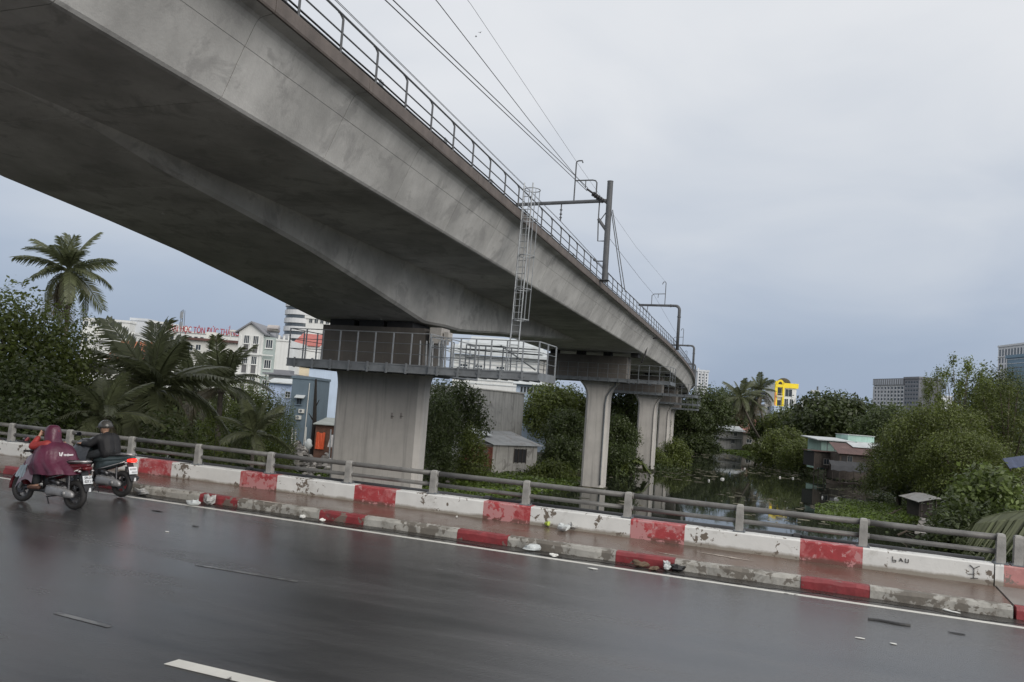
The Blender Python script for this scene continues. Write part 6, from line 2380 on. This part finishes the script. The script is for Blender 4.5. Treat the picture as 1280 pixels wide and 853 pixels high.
def helmet(h, r, m, parent, peak=True, shift=(-.012, 0, .035)):
    c_ = np.array(h) + shift
    b = MB()
    rings = []
    for t in np.linspace(0, 1, 9):
        th = t * math.radians(104)
        rings.append([c_ + np.array([r * 1.16 * math.sin(th) * math.cos(a), r * .98 * math.sin(th) * math.sin(a), r * math.cos(th) * 1.02 - (.02 * (t > .8) * math.cos(a))]) for a in np.linspace(0, 2 * PI, 22, endpoint=False)])
    b.loft(rings[::-1])
    hm = b.build('helmet', m, parent, smooth=True)
    if peak:
        b = MB()
        b.loft([[c_ + np.array([x_, y_, z_]) for (x_, y_, z_) in ((r * .8, y, .0), (r * 1.75 - abs(y) * .5, y, -.03), (r * 1.75 - abs(y) * .5, y, -.036), (r * .8, y, -.012))] for y in np.linspace(-.09, .09, 7)])
        b.build('peak', m, hm)
    b = MB()
    for s in (-1, 1):
        b.tube([c_ + np.array([0, s * r * .95, -.02]), c_ + np.array([.02, s * r * .75, -.11]), c_ + np.array([.05, s * .02, -.16])], .006, 5)
    b.build('chin_strap', BLACKP, hm)
    return hm


# ---- rider one: raincoat
R1 = thing('person', 'rider in a hooded maroon raincoat on the maroon scooter, arm raised to the hood', 'person', (-13.22, 11.12, road_z(11.12, -13.22) + .003), PI)
J1 = dict(head=(.09, 0, 1.345), neck=(.03, 0, 1.20), chest=(-.06, 0, 1.02), hip=(-.2, 0, .90),
          shL=(-.03, .18, 1.15), elL=(.25, .25, 1.10), wrL=(.26, .13, 1.28), shR=(-.03, -.18, 1.15), elR=(.1, -.27, 1.02), wrR=(.235, -.31, 1.04),
          knL=(.22, .17, .80), anL=(.14, .17, .39), toL=(.30, .18, .345), knR=(.22, -.17, .80), anR=(.14, -.17, .39), toR=(.30, -.18, .345))
o = link_mesh('body', body(J1, {'L': 'open', 'R': 'grip'}), SKIN, R1, smooth=True)
o = link_mesh('trousers', limbs_cloth(J1, [((-.2, .09, .90), 'knL'), ('knL', (.15, .17, .46)), ((-.2, -.09, .90), 'knR'), ('knR', (.15, -.17, .46)), ((-.2, .08, .92), (-.2, -.08, .92))],
                                      [(.105, .085), (.09, .075), (.105, .085), (.09, .075), (.14, .14)]), JEANS, R1, smooth=True)
for s_ in (-1, 1):
    link_mesh('sandal', limbs_cloth(J1, [((.08, s_ * .17, .345), (.31, s_ * .18, .332))], [(.042, .04)], vox=.012), SANDAL, R1, smooth=True)
o = link_mesh('sleeve', limbs_cloth(J1, [('shL', 'elL'), ('elL', (.26, .15, 1.245))], [(.085, .07), (.068, .05)]), REDS, R1, smooth=True)
b = MB()
K = 56
ringsP = [(1.345, -.02, .07, .075, 0, 0), (1.31, -.03, .12, .17, 0, 0), (1.24, -.03, .20, .25, .01, .1), (1.14, -.04, .26, .29, .02, .15), (1.02, -.06, .30, .31, .03, .2),
          (.92, -.10, .36, .33, .045, .25), (.84, -.15, .42, .335, .06, .28), (.76, -.2, .46, .33, .075, .3), (.70, -.24, .48, .325, .085, .32)]
ringsP = [(.62 + (z - .70) * .915, x + .015, hx * 1.05 + .045, hy * 1.07 + .03, f, sl) for (z, x, hx, hy, f, sl) in ringsP]
b.loft([ring_xy(x, 0, z, hx, hy, K, 2.1, f, 9, i * .25, -sl * .25) for i, (z, x, hx, hy, f, sl) in enumerate(ringsP)], cap=False)
rc_ = np.random.default_rng(4)
b.v = [(x + .012 * math.sin(9 * y + 14 * z + 3 * x) + .006 * rc_.standard_normal(), y + .012 * math.sin(11 * x - 12 * z) + .006 * rc_.standard_normal(), z + .01 * math.sin(13 * x + 8 * y)) for x, y, z in b.v]
pon = b.build('raincoat', PONCHO, R1, smooth=True)
b = MB()   # hood, open at the face, falling on to the shoulders
rings = []
hd_ = np.array(J1['head'])
for (dz, rx, ry, dx, fo) in ((.165, .03, .03, -.02, 0), (.155, .08, .075, -.02, .01), (.12, .122, .112, -.018, .015), (.05, .15, .132, -.015, .02), (-.03, .155, .135, -.02, .03), (-.10, .145, .135, -.035, .045), (-.155, .15, .165, -.05, .06), (-.20, .18, .225, -.06, .05), (-.26, .23, .27, -.08, .04)):
    rings.append([hd_ + np.array([dx + rx * (1 + fo * math.sin(7 * a + dz * 20)) * math.cos(a), ry * (1 + fo * math.sin(5 * a + 1)) * math.sin(a), dz + .02 * math.sin(3 * a + 1) * (dz < .1)]) for a in np.linspace(.62, 2 * PI - .62, 34)])
b.loft(rings[::-1], cap=False, close=False)
b.build('hood', PONCHO, pon, smooth=True)
helmet(J1['head'], .128, HELM1, R1, True)
b = MB()   # mauve front of the cape pulled over the handlebar
rings = []
for t in np.linspace(0, 1, 9):
    x = .10 + .46 * t
    z = 1.10 - .05 * t - .34 * t ** 3
    rings.append([(x + .03 * math.sin(u * 9 + t * 4), .30 * u * (1 - .12 * t), z - .16 * abs(u) ** 2 * (1 + 1.6 * (1 - t)) - .25 * abs(u) ** 6 + .02 * math.sin(u * 12)) for u in np.linspace(-1, 1, 21)])
b.loft(rings, cap=False, close=False)
b.build('raincoat_front', PONCHOF, pon, smooth=True)
b = MB()
rings = []
for t in np.linspace(0, 1, 6):
    rings.append([(.40 + .10 * u + .08 * t, .26 + .02 * math.sin(u * 11 + t * 3), .74 - .24 * t + .02 * math.sin(u * 7)) for u in np.linspace(-1, 1, 10)])
b.loft(rings, cap=False, close=False)
b.build('clear_flap', CLEARB, pon, smooth=True)
# white mark on the back: a V shaped sign and a row of letter strokes too small to read
b = MB()
def onback(y, z, w, h, dx=-.012):
    zz = np.array([p[0] for p in ringsP][::-1]); xx = np.array([p[1] - p[2] for p in ringsP][::-1])
    xb = float(np.interp(z, zz, xx))
    e = .75 if abs(y) < .2 else 1
    ry = float(np.interp(z, zz, np.array([p[3] for p in ringsP][::-1])))
    rx = float(np.interp(z, zz, np.array([p[2] for p in ringsP][::-1])))
    xc = float(np.interp(z, zz, np.array([p[1] for p in ringsP][::-1])))
    c2_ = max(0, 1 - (abs(y) / ry) ** 2.1) ** (1 / 2.1)
    return (xc - rx * 1.045 * c2_ - .012, y, z)
WPR = M('white_print', (.75, .72, .74), .5, .04, 5)
for (y, z, w, h) in ((.16, 1.0, .016, .07), (.128, 1.0, .022, .075), (.092, 0.985, .012, .035), (.07, 0.985, .016, .035), (.046, 0.985, .012, .03), (.02, 0.985, .02, .045), (-.01, 0.983, .014, .032), (-.036, 0.983, .016, .032), (-.062, 0.983, .014, .03), (-.088, 0.983, .012, .03)):
    c_ = onback(y, z, w, h)
    ang = math.atan2(-y, .42)
    Rm = np.array(Matrix.Rotation(ang * .9, 3, 'Z') @ Matrix.Rotation(.24 * (-1 if y == .16 else (1 if y == .128 else 0)), 3, 'X'))
    b.box(c_, (.02, w, h), Rm)
b.build('printed_mark', WPR, pon)

# ---- rider two: black jacket
R2 = thing('person', 'rider in a black jacket and grey helmet on the teal scooter', 'person', (-13.76, 12.72, road_z(12.72, -13.76) + .003), PI - .03)
J2 = dict(head=(-.02, 0, 1.375), neck=(-.09, 0, 1.235), chest=(-.15, 0, 1.09), hip=(-.24, 0, .92),
          shL=(-.11, .2, 1.165), elL=(.02, .3, 1.04), wrL=(.235, .31, 1.045), shR=(-.11, -.2, 1.165), elR=(.02, -.3, 1.04), wrR=(.235, -.31, 1.045),
          knL=(.20, .2, .78), anL=(.10, .17, .39), toL=(.27, .18, .345), knR=(.20, -.2, .78), anR=(.10, -.17, .39), toR=(.27, -.18, .345))
link_mesh('body', body(J2, {'L': 'grip', 'R': 'grip'}), SKIN, R2, smooth=True)
link_mesh('trousers', limbs_cloth(J2, [((-.24, .09, .90), 'knL'), ('knL', (.11, .17, .44)), ((-.24, -.09, .90), 'knR'), ('knR', (.11, -.17, .44)), ((-.24, .08, .92), (-.24, -.08, .92))],
                                  [(.1, .08), (.078, .062), (.1, .08), (.078, .062), (.135, .135)]), JEANS, R2, smooth=True)
link_mesh('jacket', limbs_cloth(J2, [('shL', 'elL'), ('elL', (.19, .308, 1.04)), ('shR', 'elR'), ('elR', (.19, -.308, 1.04)), ('shL', 'shR'), ((-.16, .07, 1.12), (-.24, .07, .90)), ((-.16, -.07, 1.12), (-.24, -.07, .90)), ('chest', 'neck')],
                                [(.088, .068), (.066, .048), (.088, .068), (.066, .048), (.092, .092), (.17, .155), (.17, .155), (.15, .075)]), JACKET, R2, smooth=True)
for s_ in (-1, 1):
    link_mesh('shoe', limbs_cloth(J2, [((.04, s_ * .17, .35), (.28, s_ * .18, .335))], [(.046, .044)], vox=.012), SHOE, R2, smooth=True)
helmet(J2['head'], .135, HELM2, R2, True)
b = MB()
rings = []
for t in np.linspace(0, 1, 10):
    x = .02 + .66 * t
    z = 1.10 + .07 * math.sin(t * 3.0) - .20 * t ** 3
    rings.append([(x + .02 * math.sin(u * 8 + t * 5), .36 * u * (1 - .1 * t), z - .05 * u * u - .42 * abs(u) ** 5 + .015 * math.sin(u * 10 + t * 6)) for u in np.linspace(-1, 1, 25)])
b.loft(rings, cap=False, close=False)
b.build('rain_cape', CAPE, R2, smooth=True)

# ================================================================== LITTER
def crumple(size, seed, m, name, flat=.5, n=10):
    r = np.random.default_rng(seed)
    b = MB()
    b.ball((0, 0, size[2] * .5), (size[0] / 2, size[1] / 2, size[2] / 2), n, 7)
    f = r.standard_normal((4, 3)) * 9
    v2 = []
    for v in b.v:
        p = np.array(v)
        k = sum(math.sin(float(p @ (q / max(size))) + i * 1.7) for i, q in enumerate(f)) * .13
        p[:2] *= 1 + k * 1.4
        p[2] = max(.002, p[2] * (1 + k))
        v2.append(tuple(p))
    b.v = v2
    return b.build(name, m, None)


def zat(x, y):
    """surface point of road, kerb top or sidewalk under a photo pixel"""
    A = atZ(x, y, 5.42)
    for _ in range(4):
        A = atZ(x, y, road_z(A[1], A[0]) + .006)
    if A[1] > 13.5:
        A = atZ(x, y, 5.69)
        for _ in range(3):
            A = atZ(x, y, 5.655 + .06 * (A[1] - 13.69) / 1.14 + TILT * A[0] + .003)
    return A


CLOTHK = M('black_scrap', (.015, .015, .016), .5, .2, 6)
BROWN = M('brown_rag', (.13, .09, .06), .8, .3, 8)
LIME = M('yellow_green_scrap', (.4, .5, .08), .6, .2, 8)
LIT = [(241, 632, (.30, .16, .11), BAGW, 'plastic_bag', 'white crumpled bag in the gutter below the first red kerb block right of the riders'),
       (262, 631, (.26, .2, .2), M('cloudy_plastic', (.36, .36, .35), .25, .2, 7), 'plastic_cup', 'cloudy crushed cup beside the white bag at the kerb'),
       (177, 619, (.5, .25, .14), M('cloudy_plastic', (.36, .36, .35), .25, .2, 7), 'plastic_bag', 'cloudy bag in the gutter just behind the second scooter'),
       (403, 652, (.12, .08, .05), PAPER, 'paper_scrap', 'small white scrap in the gutter under a red kerb block'),
       (378, 648, (.2, .1, .06), PAPER, 'paper_scrap', 'white torn scrap in the gutter left of the small square one'),
       (665, 689, (.34, .18, .12), BAGW, 'plastic_bag', 'white bag in the gutter right of mid frame'),
       (693, 696, (.2, .12, .05), PAPER, 'paper_scrap', 'white scrap on the edge line right of the gutter bag'),
       (703, 664, (.24, .16, .12), BAGW, 'plastic_bag', 'white bag on the sidewalk against the chipped wall'),
       (717, 662, (.26, .2, .13), M('cloudy_plastic', (.36, .36, .35), .25, .2, 7), 'plastic_bag', 'cloudy bag on the sidewalk touching the white bag'),
       (684, 658, (.22, .12, .08), LIME, 'leaf_scrap', 'yellow green scrap at the wall foot left of the sidewalk bags'),
       (801, 709, (.26, .14, .1), BROWN, 'rag', 'brown rag in the gutter below a red kerb block'),
       (833, 713, (.24, .13, .16), BAGW, 'plastic_bag', 'white upright bag in the gutter right of the brown rag'),
       (846, 714, (.26, .16, .1), CLOTHK, 'plastic_bag', 'black bag in the gutter beside the white upright bag'),
       (817, 713, (.2, .12, .06), BROWN, 'rag', 'dark brown scrap between the rag and the white upright bag'),
       (1187, 765, (.24, .08, .03), PAPER, 'paper_scrap', 'white strip in the gutter near the bridge joint'),
       (929, 667, (.14, .07, .05), PAPER, 'paper_scrap', 'white scrap on the sidewalk below a red wall block'),
       (571, 647, (.05, .04, .03), PAPER, 'paper_scrap', 'tiny white scrap on the sidewalk left of the first chipped block')]
for i, (x, y, s_, m_, nm, lab) in enumerate(LIT):
    p = zat(x, y)
    o = crumple(s_, 100 + i, m_, nm)
    o.location = tuple(p)
    o.rotation_euler = (0, 0, i * 1.3)
    tag(o, lab, 'litter')
FLAT = [(741, 711, .17, .09, PAPER, 'paper_scrap', 'white flat paper on the asphalt below the edge line'),
        (209, 665, .08, .05, PAPER, 'paper_scrap', 'small white paper on the asphalt behind the scooters'),
        (1075, 798, .12, .05, PAPER, 'paper_scrap', 'small white paper on the asphalt below the black rubber strip'),
        (1117, 805, .09, .05, PAPER, 'paper_scrap', 'second small white paper right of the one below the rubber strip'),
        (1197, 792, .22, .05, CLOTHK, 'rubber_scrap', 'short black rubber scrap near the lower right corner'),
        (196, 639, .3, .06, CLOTHK, 'rubber_scrap', 'black scrap on the asphalt just right of the scooters'),
        (244, 658, .16, .05, CLOTHK, 'rubber_scrap', 'small black scrap right of the small white paper')]
for i, (x, y, a, c_, m_, nm, lab) in enumerate(FLAT):
    p = zat(x, y)
    r = np.random.default_rng(i + 50)
    b = MB()
    n = 9
    pts = [(a / 2 * math.cos(t) * (.75 + .35 * r.random()), c_ / 2 * math.sin(t) * (.7 + .4 * r.random())) for t in np.linspace(0, 2 * PI, n, endpoint=False)]
    b.prism(pts, 'z', 0, .006)
    o = b.build(nm, m_)
    o.location = tuple(p)
    tag(o, lab, 'litter')
p0, p1 = zat(1085, 774), zat(1138, 782)
b = MB()
mid = (p0 + p1) / 2
b.loft([[(x, y0, z0 + .004) if k < 2 else (x, y0, z0 + .022) for k, (y0, z0) in enumerate(((y - w_, z), (y + w_, z), (y + w_ * .7, z), (y - w_ * .7, z)))] for x, y, z, w_ in [(p0[0] + (p1[0] - p0[0]) * t, p0[1] + (p1[1] - p0[1]) * t + .02 * math.sin(t * 6), road_z(p0[1], p0[0]), .03 * math.sin(PI * (.1 + .8 * t)) + .012) for t in np.linspace(0, 1, 9)]])
tag(b.build('rubber_strip', CLOTHK), 'long black rubber strip lying on the asphalt at the right', 'litter')
# dried sand streaks on the sidewalk
SANDM = M('dried_sand', (.42, .37, .32), .85, .15, 9)
for i, (x0, y0, x1, y1, lab) in enumerate(((872, 690, 944, 702, 'pale dried sand streak on the wet sidewalk right of mid frame'), (322, 626, 358, 631, 'short pale sand streak on the sidewalk by the kerb at left'), (820, 690, 858, 697, 'thin pale sand line on the kerb edge above a red block'))):
    A_, B_ = zat(x0, y0), zat(x1, y1)
    r = np.random.default_rng(i + 5)
    b = MB()
    ts = np.linspace(0, 1, 16)
    up_, lo_ = [], []
    for t in ts:
        c_ = A_ + (B_ - A_) * t
        w_ = (.05 if i != 2 else .02) * math.sin(PI * min(.97, max(.03, t))) * (.5 + r.random())
        zz = 5.659 + .06 * (c_[1] - 13.69) / 1.14 + TILT * c_[0]
        zz = max(zz, 5.662 + TILT * c_[0])
        up_.append((c_[0], c_[1] + w_, zz)); lo_.append((c_[0], c_[1] - w_, zz))
    for k in range(15):
        b.add([lo_[k], lo_[k + 1], up_[k + 1], up_[k]], [(0, 1, 2, 3)])
    tag(b.build('sand_streak', SANDM), lab, kind='structure')
# black scrawl on the white wall block next to the joint
b = MB()
def stroke(x0, z0, x1, z1, w=.009):
    if x0 < 2.2:
        x0, x1, z0, z1 = 1.6 + (x0 - 1.6) * .72, 1.6 + (x1 - 1.6) * .72, 5.93 + (z0 - 5.9) * .5, 5.93 + (z1 - 5.9) * .5
    d = np.array([x1 - x0, z1 - z0]); L_ = np.linalg.norm(d); n_ = np.array([-d[1], d[0]]) / L_ * w / 2
    P2 = [np.array([x0, z0]) + n_, np.array([x0, z0]) - n_, np.array([x1, z1]) - n_, np.array([x1, z1]) + n_]
    b.loft([[(p[0], 14.806, p[1]) for p in P2], [(p[0], 14.8185, p[1]) for p in P2]])
for (x0, z0, x1, z1) in ((1.50, 5.84, 1.50, 6.0), (1.50, 5.88, 1.57, 5.89), (1.57, 5.89, 1.57, 5.83), (1.57, 5.83, 1.50, 5.82), (1.64, 5.86, 1.67, 5.97), (1.67, 5.97, 1.72, 5.86), (1.65, 5.90, 1.71, 5.90), (1.77, 5.98, 1.77, 5.85), (1.77, 5.85, 1.83, 5.86), (1.83, 5.86, 1.83, 5.97),
                        (2.66, 6.0, 2.72, 5.95), (2.80, 6.0, 2.72, 5.95), (2.72, 5.95, 2.72, 5.80), (2.72, 5.86, 2.64, 5.85), (2.68, 5.79, 2.78, 5.80)):
    stroke(x0, z0, x1, z1)
tilt(b).build('paint_scrawl', M('faded_black_paint', (.07, .065, .06), .7, .3, 9), WALLS[0], world=True)

# two birds far up in the sky
for i, (x, y) in enumerate(((595, 46), (600, 41))):
    p = at(x, y, 110)
    b = MB()
    b.loft([ring_yz(-.16, 0, .01, .01, n=8), ring_yz(-.05, 0, .04, .04, n=8), ring_yz(.08, 0, .035, .035, n=8), ring_yz(.17, .01, .01, .01, n=8)])
    for s in (-1, 1):
        b.loft([[(.07, s * .03, .02), (-.05, s * .03, .02), (-.05, s * .03, .012)], [(.05, s * .16, .09), (-.05, s * .16, .09), (-.05, s * .16, .084)], [(-.02, s * .30, .05), (-.07, s * .30, .05), (-.06, s * .30, .047)]])
    o = b.build('bird', CLOTHK)
    o.location = tuple(p)
    o.rotation_euler = (0, 0, .4 + i)
    tag(o, ['lower left one of two tiny birds above the overhead wires', 'upper right one of two tiny birds above the overhead wires'][i], 'bird')
